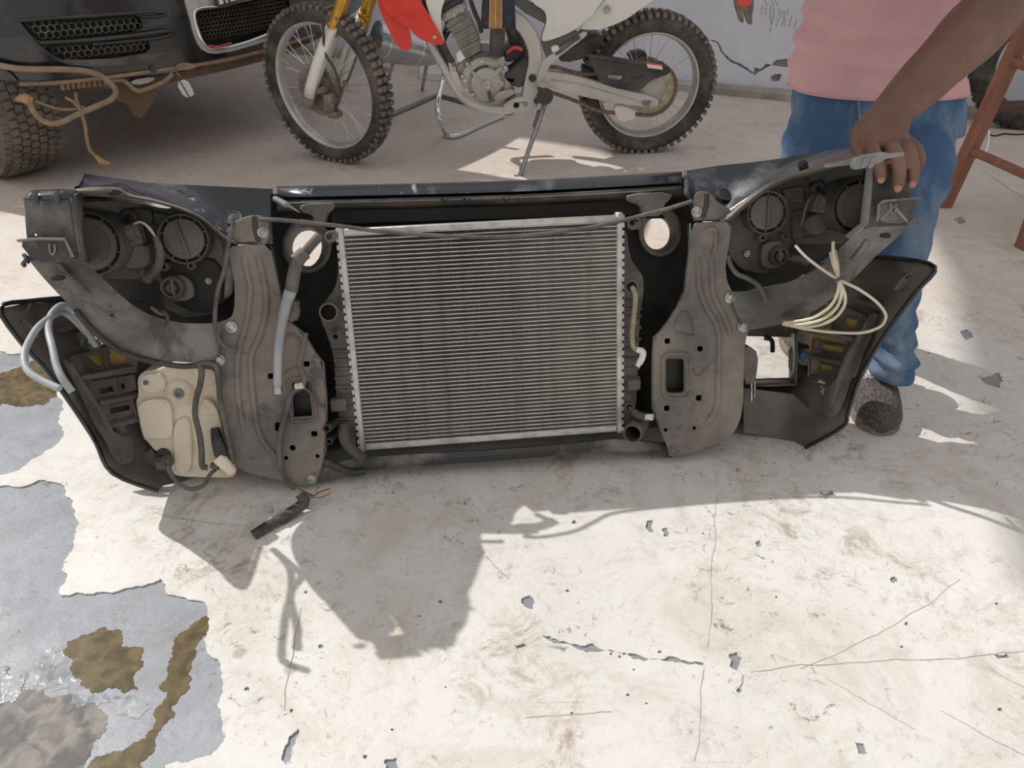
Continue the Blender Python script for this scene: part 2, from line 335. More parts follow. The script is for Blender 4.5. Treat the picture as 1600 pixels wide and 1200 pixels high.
# back wall with its curb
wa, wb = gnd(1050, 136), gnd(1229, 153)
wdir = (wb-wa).normalized(); wdir.z = 0; wn = Vector((wdir.y, -wdir.x, 0))
WF = Frame(wa, wdir, wn)
stained = mat('wall_paint', (.78, .80, .88), .8, 0, (.66, .67, .74), 1.6, (.38, .66), .25, 30)
mat('plaster_grey', (.33, .30, .28), .9, 0, (.22, .20, .18), 12, (.4, .6), .4, 60)
mat('curb', (.46, .42, .38), .9, 0, (.30, .27, .24), 5, (.4, .65), .4, 40)
mat('marker', (.36, .34, .38), .9)
crack = [(1108, 62, 0), (1118, 64), (1122, 66), (1127, 76), (1134, 86), (1140, 92), (1150, 97), (1162, 103), (1172, 110), (1178, 114), (1178, 105), (1188, 108), (1196, 100), (1206, 102), (1211, 95), (1226, 92), (1244, 95), (1290, 92), (1290, 104), (1240, 103), (1218, 104), (1208, 102), (1196, 107), (1186, 112), (1180, 118), (1172, 114), (1160, 106), (1148, 100), (1138, 94), (1132, 88), (1125, 78), (1120, 67), (1112, 65)]
chip2 = [(1203, 122), (1214, 116), (1221, 117), (1218, 126), (1208, 128)]
wl = [(-6.5, 0, 0), (5.5, 0, 0), (5.5, 3.0, 0), (-6.5, 3.0, 0)]
wall = mk('wall_back', G().prism(wl, .02, [jag(WF.pl(crack), .12, 2, rf), jag(WF.pl(chip2), .15, 2, rf)]), 'wall_paint', smooth=0, kind='structure')
wall.matrix_world = WF.M
core = mk('masonry', G().box((-.5, 1.5, -.12), (12, 3.0, .2)), 'plaster_grey', wall, smooth=0)
cur = mk('trim_2', G().prism([(-6.5, -.05, 0), (5.5, -.05, 0), (5.5, .055, 0), (-6.5, .055, 0)], .10, axis=(0, 0, 1)), 'curb', smooth=0, bevel=.015, kind='structure'); cur.matrix_world = WF.M
# scribbled tally marks on the wall plaster
sg = G()
for i, (x, y, l, dx) in enumerate([(1191, 8, 16, -2), (1197, 10, 14, -1), (1203, 10, 18, -2), (1204, 26, 12, 0), (1208, 14, 26, -3), (1217, 14, 10, -1), (1222, 16, 12, -2), (1215, 28, 14, -2), (1224, 18, 22, -3), (1231, 14, 10, -2), (1227, 28, 12, -1), (1236, 24, 18, -3), (1243, 30, 16, -4), (1203, 42, 8, 0), (1195, -6, 14, 4), (1205, -8, 18, 3), (1212, -6, 14, 4)]):
    sg.tube(spline(WF.pl([(x+dx*-.5, y, .001), (x+rf.uniform(-1, 1), y+l*.5, .001), (x+dx, y+l, .001)]), 4), .0022, 5, flat=.4)
mk('scribble', sg, 'marker', wall, kind='stuff')
# added unseen roof of sheet metal on posts (out of frame; outline cut to cast the yard shade)
mat('blocker_sheet', (.55, .55, .55), .5, .4)
def blocker_poly(gpts, z=3.0):
    return [Vector((p[0], p[1], z)) - Vector((SUN_DIR.x, SUN_DIR.y, 0))*(z/-SUN_DIR.z) for p in gpts]
def g2(x, y): q = gnd(x, y); return (q.x, q.y)
shade = [(-7.5, g2(0, 330)[1]+.9), g2(-120, 345), g2(40, 322), g2(300, 316), g2(700, 312), g2(1230, 312), g2(1420, 330), g2(1478, 420), g2(1505, 560), g2(1545, 720), g2(1600, 930), (3.2, .6), (6.5, 3.0), (6.5, 6.2), (-7.5, 8.6)]
patch = [g2(676, 226), g2(655, 256), g2(805, 292), g2(1000, 262), g2(930, 234), g2(800, 214)]  # gap left in the added sheet to let one sun patch through
RZ = 6.6
rp_ = blocker_poly(shade, RZ); blocker = thing('sun_blocker', 'unseen sheet metal roof on tall posts behind the yard wall', 'blocker', loc=(rp_[0].x, rp_[0].y, 0))
mk('blocker_panel', G().prism([q-blocker.location for q in rp_], .04, [[q-blocker.location for q in blocker_poly(patch, RZ)]], axis=(0, 0, 1)), 'blocker_sheet', blocker, smooth=0)
for q in (rp_[0], rp_[-1], rp_[-2], rp_[-3]): mk('blocker_post', G().bar(Vector((q.x, q.y, 0))-blocker.location, Vector((q.x, q.y, RZ))-blocker.location, .1, .1, up=(1, 0, 0)), 'blocker_sheet', blocker, smooth=0)
# ================================================================ THE CUT-OFF CAR FRONT
_c = Vector((-.05259, 1.46253, .29485)); NU = Vector((.99356, .11305, .00807)); NN = Vector((.10639, -.95481, .27750))
_v = NN.cross(NU).normalized()
NF = Frame(_c - _v*(_c.z/_v.z), NU, NN)
nose = thing('car_front_section', 'dusty black cut-off car front end with radiator, headlights and bumper standing on the floor', 'car part', NF)
def P(x, y, n=0): return NF.p(x, y, n)
def PL(pts, n=0): return NF.pl(pts, n)
PXM = .00142     # metres per pixel near the car front
def clampz(q, z0=.004):
    w = NF.M @ q
    return q + Vector((0, (z0-w.z)/NF.V.z, 0)) if w.z < z0 else q
def lerp_tab(tab, x):
    if x <= tab[0][0]: return tab[0][1]
    for (a, p), (b, q) in zip(tab, tab[1:]):
        if x <= b: return p+(q-p)*(x-a)/(b-a)
    return tab[-1][1]
TOPN = [(118, .21), (131, .17), (190, .07), (250, .0), (425, -.06), (750, -.08), (1066, -.06), (1220, .0), (1290, .06), (1340, .15)]
LOWN = [(118, .22), (150, .20), (205, .14), (287, .08), (346, .05), (372, .034), (1124, .034), (1154, .05), (1228, .09), (1290, .14), (1340, .21)]       # how far the top edge leans away
LOWL = [(118, 296), (186, 296), (205, 306), (240, 313), (287, 327), (318, 342), (346, 366), (372, 381), (421, 381)]
TOPL = [(118, 292), (128, 288), (131, 271), (235, 286), (424, 295)]
LOWR = [(1069, 303), (1081, 312), (1083, 345), (1124, 345), (1138, 338), (1154, 324), (1194, 293), (1228, 277), (1255, 268), (1300, 256), (1340, 244)]
TOPR = [(1069, 267), (1120, 259), (1180, 253), (1228, 246.5), (1290, 236), (1322, 230), (1340, 233)]
def npan(low, top):
    def f(x, y):
        a, b = lerp_tab(low, x), lerp_tab(top, x); t = max(0, min(1, (a-y)/max(4, a-b))); n0 = lerp_tab(LOWN, x); return n0+t*(lerp_tab(TOPN, x)-n0)
    return f
nL, nR = npan(LOWL, TOPL), npan(LOWR, TOPR)
def fine(pts, step=14):
    o = []
    for i in range(len(pts)):
        a, b = pts[i], pts[(i+1) % len(pts)]; m = max(1, int(math.hypot(a[0]-b[0], a[1]-b[1])/step))
        o += [(a[0]+(b[0]-a[0])*j/m, a[1]+(b[1]-a[1])*j/m) for j in range(m)]
    return o
def plate(name, pts, n, th, m, holes=(), parent=None, rnd=1, bevel=.0025, **k):
    if callable(n):
        o = [P(q.x, q.y, n(q.x, q.y)) for q in chaikin([(x, y, 0) for x, y in fine(pts)], rnd)]; hs = [[P(x, y, n(x, y)) for x, y in h] for h in holes]
        return mk(name, G().prism(o, th, hs), m, parent or nose, smooth=40, bevel=bevel, **k)
    o = [clampz(q) for q in (chaikin(PL(pts, n), rnd) if rnd else PL(pts, n))]
    return mk(name, G().prism(o, th, [PL(h, n) for h in holes]), m, parent or nose, smooth=40, bevel=bevel, **k)
def tube(name, pts, r, m, parent=None, seg=8, k=6, n=0, **kw):
    return mk(name, G().tube(spline(PL(pts, n), k), r, seg), m, parent or nose, smooth=60, **kw)
def bolt(x, y, n, r=5.2, parent=None, m='bolt_steel'):
    c = P(x, y, n); g = G(); R = r*PXM
    g.lathe(c, (0, 0, 1), [(R*1.5, 0), (R*1.5, .002), (R, .002), (R*.95, .007), (R*.7, .008), (R*.6, .0055), (0, .0055)], 6 if r > 6 else 12)
    return mk('bolt', g, m, parent or nose, smooth=30)
# ---- radiator
tl, tr, br, bl = P(526, 354), P(974, 332), P(972, 677), P(562, 708)
RW = ((tr-tl).length+(br-bl).length)/2; u0 = (tl.x+bl.x)/2; u1 = (tr.x+br.x)/2; v1 = (tl.y+tr.y)/2; v0 = (bl.y+br.y)/2
hw = .0135; D = .028
rad = bpy.data.objects.new('radiator', None); link(rad, nose); rad['label'] = 'aluminium radiator with dark plastic side tanks'
for ux in (u0, u1-hw): mk('core_header', G().box((ux+hw/2, (v0+v1)/2, -D/2), (hw, v1-v0, D)), 'alu', rad, smooth=30, bevel=.002)
mk('core_rail', G().box(((u0+u1)/2, v1-.012, -D/2+.001), (u1-u0-2*hw, .012, D)), 'alu', rad, smooth=30, bevel=.001)
mk('core_rail', G().box(((u0+u1)/2, v0+.012, -D/2+.001), (u1-u0-2*hw, .013, D)), 'alu', rad, smooth=30, bevel=.001)
NT = 53; ca, cb = u0+hw, u1-hw; va, vb = v0+.0195, v1-.019
pitch = (vb-va)/(NT-1)
tg = G().box((0, 0, -D/2+.0012), (cb-ca, .0022, D-.002)); t0 = None
for i in range(NT):
    if i == 0: t0 = mk('radiator_tube', tg, 'alu', rad, smooth=0); t0.location = ((ca+cb)/2, va, 0)
    else: c = copy_part(t0, rad); c.location = ((ca+cb)/2, va+i*pitch, 0)
fg = G(); NFIN = 290
for i in range(-1, NT):
    a = va+i*pitch+.0012; b = a+pitch-.0024
    if i == -1: a = v0+.0185
    if i == NT-1: b = v1-.018
    r0, r1 = [], []
    for k in range(NFIN+1):
        u = ca+(cb-ca)*k/NFIN; v = a if k % 2 else b
        r0.append(Vector((u, v, -.0012))); r1.append(Vector((u, v, -.0095)))
    fg.grid([r0, r1])
fins = mk('radiator_fins', fg, 'alu_fin', rad, smooth=0, kind='stuff', fix=False)
mat('core_fill', (.33, .30, .27), .7, 0, (.20, .175, .155), 9, (.38, .66))
mk('core_fill_sheet', G().box(((ca+cb)/2, (va+vb)/2, -.0115), (cb-ca, vb-va+.012, .003)), 'core_fill', rad, smooth=0)  # mid-tone sheet added behind the fins to lighten their dark gaps
# crimped edge teeth along both headers
ct = G()
for i in range(30):
    v = v0+.01+(v1-v0-.02)*i/29
    for ux, s in ((u0, -1), (u1, 1)): ct.box((ux+s*.0010, v, -.006), (.005, .010, .010))
mk('crimp_tab', ct, 'alu', rad, smooth=0, kind='stuff')
# plastic side tanks
def tank(name, pts, n, th):
    return plate(name, pts, n, th, 'tank_plastic', parent=rad, rnd=1, bevel=.005)
lt = tank('side_tank', [(525, 372), (527, 380), (529, 420), (524, 450), (508, 470), (498, 495), (510, 520), (522, 560), (524, 600), (528, 650), (535, 690), (545, 706), (560, 706), (545, 520), (530, 372)], -.004, .04)
rt = tank('side_tank', [(976, 350), (978, 352), (984, 400), (996, 420), (1006, 432), (1006, 460), (1000, 490), (998, 560), (996, 610), (992, 650), (986, 672), (974, 676), (973, 500)], -.004, .04)
for sx, xs in (('l', [(y, 520+(y-540)*.06, 545+(y-540)*.09) for y in (548, 562, 576, 590, 604, 618, 636, 654)]), ('r', [(y, 975, 1003-(y-470)*.03) for y in (470, 482, 494, 512, 530, 545, 560, 575, 590)])):
    for y, a, b in xs:
        mk('tank_rib', G().tube(PL([(a, y+1, -.002), (b, y, -.002)]), .0035, 6), 'tank_plastic', rad)
g = G(); g.box(P(515+14, 632, .006), (.035, .028, .02)); mk('tank_clip', g, 'dusty_plastic', rad, bevel=.003)
g = G(); g.box(P(990, 600, .006), (.03, .026, .02)); mk('tank_clip', g, 'dusty_plastic', rad, bevel=.003)
mk('mount_lug', G().prism(chaikin(PL([(507, 362), (527, 360), (527, 378), (507, 380)], .005), 1), .02, [PL(circ(514, 370, 4, 10), .005)]), 'dusty_plastic', rad, bevel=.002)
mk('mount_lug', G().prism(chaikin(PL([(980, 342), (1003, 338), (1004, 358), (981, 360)], .005), 1), .02, [PL(circ(988, 348, 4, 10), .005)]), 'dusty_plastic', rad, bevel=.002)
def neck(c0, c1, r, m='tank_plastic', parent=None, wall=.0022, name='hose_neck'):
    a, b = P(*c0), P(*c1); d = b-a; L = d.length
    g = G().lathe(a, d, [(r, 0), (r, L*.8), (r*1.06, L*.86), (r*1.06, L*.94), (r, L), (r-wall, L), (r-wall*1.4, L*.2), (0, L*.2)], 20)
    return mk(name, g, m, parent or rad, smooth=50)
neck((517, 487, -.02), (513, 488, .055), .0185, 'dusty_plastic'); neck((530, 515, -.01), (524, 527, .03), .009, 'dusty_plastic')
neck((525, 660, .0), (510, 670, .05), .009, 'hose_black'); neck((523, 680, .0), (514, 690, .04), .0075, 'hose_black')
neck((990, 447, -.01), (987, 448, .02), .0135, 'dusty_plastic'); neck((982, 636, -.01), (984, 637, .015), .010, 'dusty_plastic')
neck((1005, 655, -.03), (988, 678, .075), .0205, 'hose_dusty')
tube('radiator_hose', [(988, 449, .022), (993, 462, .035), (991, 490, .035), (988, 520, .03), (989, 540, .03), (996, 547, .032)], .0058, 'brass_hose', rad, 10)
tube('hose_end', [(995, 546, .032), (1004, 550, .036), (1003, 560, .038), (996, 572, .036)], [.0068, .0078, .0075, .006], 'white_plastic', rad, 10)
tube('drain_pipe', [(984, 637, .012), (996, 648, .04), (1008, 652, .055)], [.005, .009, .0085], 'hose_dusty', rad, 10)
neck((1003, 651, .045), (1020, 652, .06), .0072, 'white_plastic', name='pipe_end')
g = G().tube(spline(PL([(537, 664, .015), (537, 680, .03), (543, 695, .04), (556, 708, .045), (570, 719, .05)]), 5), .0125, 10, hollow=True); mk('overflow_hose', g, 'hose_black', rad, smooth=60, solid=.002)
# ---- dark shroud behind the radiator, with the two round openings, and the condenser behind the core
plate('front_shroud', [(410, 332), (1098, 316), (1098, 680), (1010, 716), (520, 745), (440, 740)], -.115, .01, 'black_plastic', [circ(474, 385, 31, 22, 36), circ(1024, 362, 26, 22, 33)], rnd=0)
for cx, cy, rx, ry, x2 in ((474, 385, 31, 36, 6), (1024, 362, 26, 33, 7)):
    g = G()
    r0 = PL(circ(cx, cy, rx, 22, ry), -.112); r1 = PL(circ(cx+x2, cy-1, rx+4, 22, ry+3), -.07); r2 = PL(circ(cx+x2, cy-1, rx+8, 22, ry+7), -.07)
    rb = PL(circ(cx+(8 if cx < 800 else 2), cy+3, rx-4, 22, ry-6), -.175); g.grid([rb, r0, r1, r2], True); mk('duct_ring', g, 'dusty_plastic', nose, solid=.003)
mk('condenser', G().box((P(750, 520).x, P(750, 520).y, -.055), (.58, .46, .016)), 'dusty_plastic', nose)
plate('top_shroud', [(524, 302), (760, 297), (1000, 292), (1006, 336), (760, 344), (516, 352)], -.085, .006, 'black_plastic', rnd=0)
plate('slam_panel_back', [(415, 302), (750, 290), (1080, 276), (1090, 340), (430, 356)], -.125, .006, 'black_plastic', rnd=0)
plate('grille_light_stop', [(436, 335), (1082, 322), (1082, 500), (436, 520)], -.18, .006, 'black_plastic', [circ(482, 388, 27, 18, 30), circ(1026, 362, 22, 18, 28)], rnd=0)  # dark plate added so the sun cannot pass over the condenser
# ---- centre tie bar
def bar_rows(ts, ns):
    pass
xs = [(433, 292, 308), (500, 290, 307), (600, 288, 305), (700, 285.5, 302.5), (800, 282.5, 299.5), (900, 278, 295), (1000, 272, 289.5), (1066, 267.5, 284.5)]
tn = lambda x: lerp_tab(TOPN, x)
rows = [[P(x, a+1, tn(x)-.04) for x, a, b in xs], [P(x, a-.5, tn(x)) for x, a, b in xs], [P(x, a+1.5, tn(x)+.012) for x, a, b in xs], [P(x, b, tn(x)+.03) for x, a, b in xs], [P(x, b+1, tn(x)+.025) for x, a, b in xs], [P(x, b+2, tn(x)) for x, a, b in xs]]
mk('tie_bar', G().grid(rows), 'bonnet_black', nose, smooth=40, solid=.002, label='black painted top tie bar')
rows = [[P(x, b+2, tn(x)+.01) for x, a, b in xs], [P(x, b+7, tn(x)+.03) for x, a, b in xs], [P(x, b+10, tn(x)+.036) for x, a, b in xs], [P(x, b+16, tn(x)+.02) for x, a, b in xs], [P(x, b+22, tn(x)+.0) for x, a, b in xs]]
mk('tie_bar_lip', G().grid(rows), 'dusty_plastic', nose, smooth=40, solid=.002)
mk('lip_seam', G().rib(PL([(470, 315.5, -.022), (600, 312, -.032), (800, 306.5, -.04), (1040, 293, -.022)]), .003, .003), 'dusty_steel_dark', nose)
for x0, x1, y0, y1 in ((468, 525, 316, 350), (980, 1052, 300, 338)):
    plate('support_gusset', [(x0, y0+2), (x1, y0), (x1-4, y0+12), (x1-14, y0+20), (x1-16, y1), (x0+22, y1), (x0+20, y0+20), (x0, y0+16)], -.02, .02, 'dusty_plastic')
for x in (690, 725, 786, 808): g = G(); g.tube(PL([(x, 309, -.035), (x+4, 316, -.035), (x+9, 309, -.035)]), .003, 6); mk('wire_clip', g, 'black_plastic', nose)
# ---- left upper panel (bonnet landing panel)
LP = [(130, 271), (180, 279), (235, 286), (330, 291.5), (424, 295), (429, 326), (419, 343), (421, 381), (404, 383), (398, 378), (372, 381), (346, 366), (318, 342), (287, 327), (240, 313), (205, 306), (186, 295), (150, 294), (118, 296), (131, 288)]
def landing(xs_, low, top, nf):
    rows = []
    for k in range(9):
        t = k/8; r = []
        for x in xs_:
            yl, yt = lerp_tab(low, x), lerp_tab(top, x); y = yl+(yt-yl)*t
            n0 = lerp_tab(LOWN, x); n = n0+(lerp_tab(TOPN, x)-n0)*t - .012*math.sin(math.pi*t); r.append(P(x, y, n))
        rows.append(r)
    rows.append([P(x, lerp_tab(top, x)+3, lerp_tab(TOPN, x)-.03) for x in xs_]); rows.append([P(x, lerp_tab(top, x)+9, min(-.10, lerp_tab(TOPN, x)-.06)) for x in xs_])  # hidden back rows added to close the sun gap above the headlight
    return mk('bonnet_landing_panel', G().grid(rows), 'bonnet_black', nose, smooth=40, solid=.002)
landing([118, 124, 131, 150, 170, 186, 196, 205, 222, 240, 263, 287, 303, 318, 332, 346, 360, 372, 390, 406, 420, 426], LOWL, TOPL, nL)
up = [(119, 295, .034), (150, 292, .036), (185, 293, .036), (205, 304, .038), (240, 311, .038), (287, 325, .038), (318, 340, .038), (346, 364, .036), (372, 380, .034)]
lo = [(119, 304, .02), (150, 307, .02), (185, 309, .02), (205, 311, .022), (240, 317, .022), (287, 331, .022), (318, 347, .022), (346, 371, .022), (368, 384, .022)]
mk('panel_flange', G().grid([spline(PL([(q[0], q[1], lerp_tab(LOWN, q[0])+.004) for q in up]), 3), spline(PL([((a[0]+b[0])/2, (a[1]+b[1])/2-1, lerp_tab(LOWN, a[0])+.011) for a, b in zip(up, lo)]), 3), spline(PL([(q[0], q[1], lerp_tab(LOWN, q[0])-.012) for q in lo]), 3)]), 'dusty_steel', nose, solid=.002)
mk('slot_hole_dark', G().prism(PL(circ(178, 301, 11, 16, 4.5), lerp_tab(LOWN, 178)+.014), .004), 'black', nose)  # black disc stands in for the dark opening of the slot

mk('hole_rim', G().lathe(P(364, 341, nL(364, 341)-.008), (0, .75, .66), [(.0185, 0), (.0175, .003), (.0150, .003), (.0145, -.004)], 20), 'dusty_steel_dark', nose)
mk('hole_dark', G().lathe(P(364, 341, nL(364, 341)-.004), (0, .75, .66), [(.0150, 0), (0, 0.001)], 16), 'black', nose)  # no opening is cut; a black disc stands in for its shade
plate('panel_foot', [(356, 357), (372, 342), (398, 335), (418, 340), (421, 381), (404, 384), (396, 377), (372, 381), (350, 366)], .034, .003, 'dusty_steel')
mk('foot_rib', G().rib(PL([(397, 337, .034), (399, 355, .034), (405, 380, .034)]), .012, .009), 'dusty_steel_dark', nose)
bolt(411, 363, .035)
# ---- right upper panel
RP = [(1069, 267), (1120, 259), (1180, 253), (1228, 246.5), (1290, 236), (1322, 230), (1336, 233), (1340, 244), (1300, 256), (1255, 268), (1228, 277), (1194, 293), (1154, 324), (1138, 338), (1124, 345), (1100, 343), (1082, 346), (1082, 312), (1069, 303)]
landing([1069, 1076, 1084, 1098, 1111, 1124, 1138, 1154, 1174, 1194, 1211, 1228, 1242, 1255, 1278, 1300, 1320, 1334, 1340], LOWR, TOPR, nR)
up = [(1340, 242, .034), (1300, 255, .038), (1255, 267, .038), (1228, 275, .038), (1194, 291, .038), (1154, 322, .036), (1138, 336, .034), (1124, 344, .034)]
lo = [(1345, 250, .022), (1303, 262, .022), (1258, 274, .022), (1231, 282, .022), (1198, 298, .022), (1158, 329, .022), (1142, 343, .022), (1127, 349, .022)]
mk('panel_flange', G().grid([spline(PL([(q[0], q[1], lerp_tab(LOWN, q[0])+.004) for q in up]), 3), spline(PL([((a[0]+b[0])/2, (a[1]+b[1])/2-1, lerp_tab(LOWN, a[0])+.011) for a, b in zip(up, lo)]), 3), spline(PL([(q[0], q[1], lerp_tab(LOWN, q[0])-.012) for q in lo]), 3)]), 'dusty_steel', nose, solid=.002)
mk('hole_rim', G().lathe(P(1133, 304, nR(1133, 304)-.008), (0, .75, .66), [(.0185, 0), (.0175, .003), (.0150, .003), (.0145, -.004)], 20), 'dusty_steel_dark', nose)
mk('hole_dark', G().lathe(P(1133, 304, nR(1133, 304)-.004), (0, .75, .66), [(.0150, 0), (0, .001)], 16), 'black', nose)  # black disc imitates the shade of an open hole here too
plate('panel_foot', [(1083, 322), (1086, 302), (1096, 298), (1108, 300), (1124, 318), (1140, 326), (1143, 331), (1124, 345), (1100, 343), (1083, 347)], .034, .003, 'dusty_steel')
mk('foot_rib', G().rib(PL([(1104, 302, .034), (1104, 320, .034), (1098, 342, .034)]), .012, .009), 'dusty_steel_dark', nose)
bolt(1088, 331, .035); bolt(1254, 258, nR(1254, 258)+.003, 5, m='dusty_steel_dark')
mk('guide_pin', G().tube(PL([(429, 310, -.02), (448, 320, -.0), (452, 322, .002), (468, 332, .012)]), [.006, .0065, .0075, .003, .001], 10), 'grey_plastic', nose)
# ---- left column
LC = [(354, 386), (388, 382), (422, 384), (430, 420), (438, 460), (444, 497), (472, 521), (490, 551), (503, 567), (508, 632), (507, 704), (498, 747), (492, 757), (458, 759), (442, 751), (410, 744), (378, 736), (360, 716), (353, 658), (344, 590), (338, 567), (318, 560), (318, 507), (340, 504), (360, 498), (366, 485), (367, 449), (362, 415)]
lc_h = [[(456, 598), (482, 597), (488, 650), (459, 652)], rrect(423, 588, 9, 9, 2), rrect(434, 667, 9, 14, 3), rrect(479, 569, 10, 9, 3), circ(457, 700, 5, 10), circ(447, 716, 3.5, 8), circ(496, 713, 3.5, 8), rrect(491, 678, 10, 9, 3)]
plate('frame_column', LC, .040, .006, 'dusty_steel', [lc_h[0]] + lc_h[1:], bevel=.003)
mk('hole_dark', G().prism(PL([(415, 560), (500, 560), (500, 725), (415, 725)], .012), .002), 'black', nose)  # black sheet set behind the column holes to make them dark
for w, pts in ((.013, [(380, 397), (386, 425), (391, 449), (389, 480), (384, 510), (373, 548), (371, 594), (374, 630), (381, 673)]), (.014, [(403, 398), (410, 428), (416, 458), (415, 490), (406, 525), (393, 556), (394, 600), (399, 645), (402, 665), (411, 688), (430, 712), (436, 722)])):
    mk('pressed_rib', G().rib(spline(PL(pts, .040), 4), w, .007), 'dusty_steel', nose, smooth=60)
mk('cross_seam', G().rib(PL([(372, 549, .0405), (384, 552, .0405), (394, 557, .0405)]), .003, .003), 'dusty_steel_dark', nose)
mk('box_edge', G().rib(spline(PL([(436, 540), (450, 524), (462, 524), (472, 542), (473, 560), (466, 571), (452, 578), (440, 586)], .0405), 4), .004, .004), 'dusty_steel', nose)
mk('hole_frame', G().rib(spline(PL([(450, 606), (450, 600), (456, 592), (480, 591), (487, 597), (494, 648), (490, 655), (462, 658), (455, 652), (450, 606)], .0405), 3), .008, .006), 'dusty_steel', nose)
rows = [[P(x, y, .040) for x, y in ((444, 497), (472, 521), (490, 551), (503, 567), (508, 632), (507, 704), (498, 747))], [P(x+3, y, .02) for x, y in ((444, 497), (472, 521), (490, 551), (503, 567), (508, 632), (507, 704), (498, 747))], [P(x+3, y+1, -.10) for x, y in ((444, 497), (472, 521), (490, 551), (503, 567), (508, 632), (507, 704), (498, 744))]]
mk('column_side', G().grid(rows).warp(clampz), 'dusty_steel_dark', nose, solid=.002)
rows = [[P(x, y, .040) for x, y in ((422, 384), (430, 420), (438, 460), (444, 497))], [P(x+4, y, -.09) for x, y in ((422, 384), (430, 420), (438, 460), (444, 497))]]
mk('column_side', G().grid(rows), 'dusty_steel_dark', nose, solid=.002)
bolt(362, 511, .041, 5.5); bolt(343, 562, .041, 5.5); bolt(486, 749, .041, 5.5)
# ---- right column
RC = [(1080, 349), (1110, 347), (1143, 346), (1140, 380), (1133, 412), (1136, 440), (1142, 452), (1152, 467), (1167, 502), (1171, 515), (1165, 528), (1162, 580), (1161, 645), (1146, 680), (1120, 693), (1085, 706), (1058, 713), (1046, 712), (1040, 690), (1027, 651), (1022, 637), (1022, 560), (1024, 527), (1033, 519), (1046, 502), (1060, 480), (1070, 457), (1072, 430), (1077, 395)]
rc_h = [rrect(1055, 587, 28, 54, 6), rrect(1043, 533, 9, 9, 3), rrect(1094, 545, 9, 9, 4), rrect(1092, 622, 9, 9, 3), rrect(1042, 638, 9, 9, 3), circ(1040, 672, 3.4, 8), circ(1085, 669, 3.2, 8)]
plate('frame_column', RC, .040, .006, 'dusty_steel', rc_h, bevel=.003)
mk('hole_dark', G().prism(PL([(1030, 525), (1105, 525), (1105, 680), (1042, 684), (1030, 640)], .012), .002), 'black', nose)  # black backing darkens the holes of the right column
mk('hole_frame', G().rib(spline(PL([q for q in rrect(1057, 587, 43, 70, 12)] + [rrect(1057, 587, 43, 70, 12)[0]], .0405), 2), .008, .007), 'dusty_steel', nose)
mk('hole_tube', G().grid([PL(rrect(1056, 587, 30, 56, 6), .042), PL(rrect(1056, 587, 27, 52, 6), .016)], True), 'dusty_steel_dark', nose)
for w, pts in ((.013, [(1091, 400), (1091, 440), (1094, 456), (1104, 482), (1118, 504), (1123, 530), (1122, 570), (1121, 625), (1113, 648), (1101, 664)]), (.013, [(1112, 402), (1112, 440), (1116, 465), (1128, 488), (1138, 512), (1141, 524)]), (.010, [(1100, 360), (1118, 359), (1117, 385), (1113, 402)])):
    mk('pressed_rib', G().rib(spline(PL(pts, .040), 4), w, .008), 'dusty_steel', nose, smooth=60)
mk('box_edge', G().rib(spline(PL([(1051, 515), (1062, 492), (1070, 487), (1077, 492), (1085, 518), (1082, 524), (1066, 521), (1053, 518)], .0405), 4), .004, .004), 'dusty_steel', nose)
mk('box_edge', G().rib(spline(PL([(1080, 568), (1086, 582), (1092, 587), (1104, 574), (1116, 563)], .0405), 4), .003, .003), 'dusty_steel', nose)
e = [(1070, 457), (1060, 480), (1046, 502), (1033, 519), (1024, 527), (1022, 560), (1022, 637), (1027, 651), (1040, 690)]
mk('column_side', G().grid([[P(x, y, .040) for x, y in e], [P(x-3, y, .025) for x, y in e], [P(x-2, y, -.10) for x, y in e]]).warp(clampz), 'dusty_steel', nose, solid=.002)
e = [(1080, 349), (1077, 395), (1072, 430), (1070, 457)]
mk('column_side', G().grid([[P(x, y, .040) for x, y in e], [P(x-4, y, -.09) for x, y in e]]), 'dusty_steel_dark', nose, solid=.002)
bolt(1141, 465, .041, 6); bolt(1161, 510, .041, 6); bolt(1052, 705, .041, 6.5, m='dusty_steel')
# ---- arms with headlight brackets
def arm(up, lo, n0=.030, name='headlight_arm'):
    mid = [((a[0]*.55+b[0]*.45), (a[1]*.55+b[1]*.45), (a[2]+b[2])/2+.010) for a, b in zip(up, lo)]
    c = lambda q: [clampz(v) for v in spline(PL(q), 4)]
    flu = [(x, y, n-.03) for x, y, n in up]; fll = [(x, y, n-.035) for x, y, n in lo]
    return mk(name, G().grid([c(flu), c(up), c(mid), c(lo), c(fll)]), 'arm_steel', nose, smooth=45, solid=.003)
upL = [(122, 402, 0.235), (135, 412, 0.225), (160, 434, 0.195), (185, 458, 0.165), (215, 482, 0.13), (250, 497, 0.09), (290, 505, 0.06), (345, 505, 0.042)]
loL = [(44, 405, 0.25), (66, 432, 0.23), (92, 460, 0.205), (122, 490, 0.18), (160, 526, 0.145), (206, 551, 0.105), (262, 564, 0.07), (342, 568, 0.042)]
arm(upL, loL)
upR = [(1356, 354, 0.225), (1336, 366, 0.205), (1312, 388, 0.17), (1282, 416, 0.13), (1246, 435, 0.1), (1210, 447, 0.075), (1176, 454, 0.055), (1138, 456, 0.042)]
loR = [(1419, 352, 0.245), (1404, 369, 0.225), (1368, 401, 0.185), (1336, 433, 0.15), (1302, 465, 0.115), (1262, 491, 0.085), (1210, 509, 0.06), (1160, 517, 0.042)]
arm(upR, loR)
mk('pressed_rib', G().rib(spline(PL([(90, 413, .256), (115, 437, .232), (143, 464, .204)]), 4), .008, .005), 'arm_steel', nose)
mk('pressed_rib', G().rib(spline(PL([(1356, 376, .214), (1345, 392, .196), (1331, 408, .175)]), 4), .010, .006), 'arm_steel', nose)
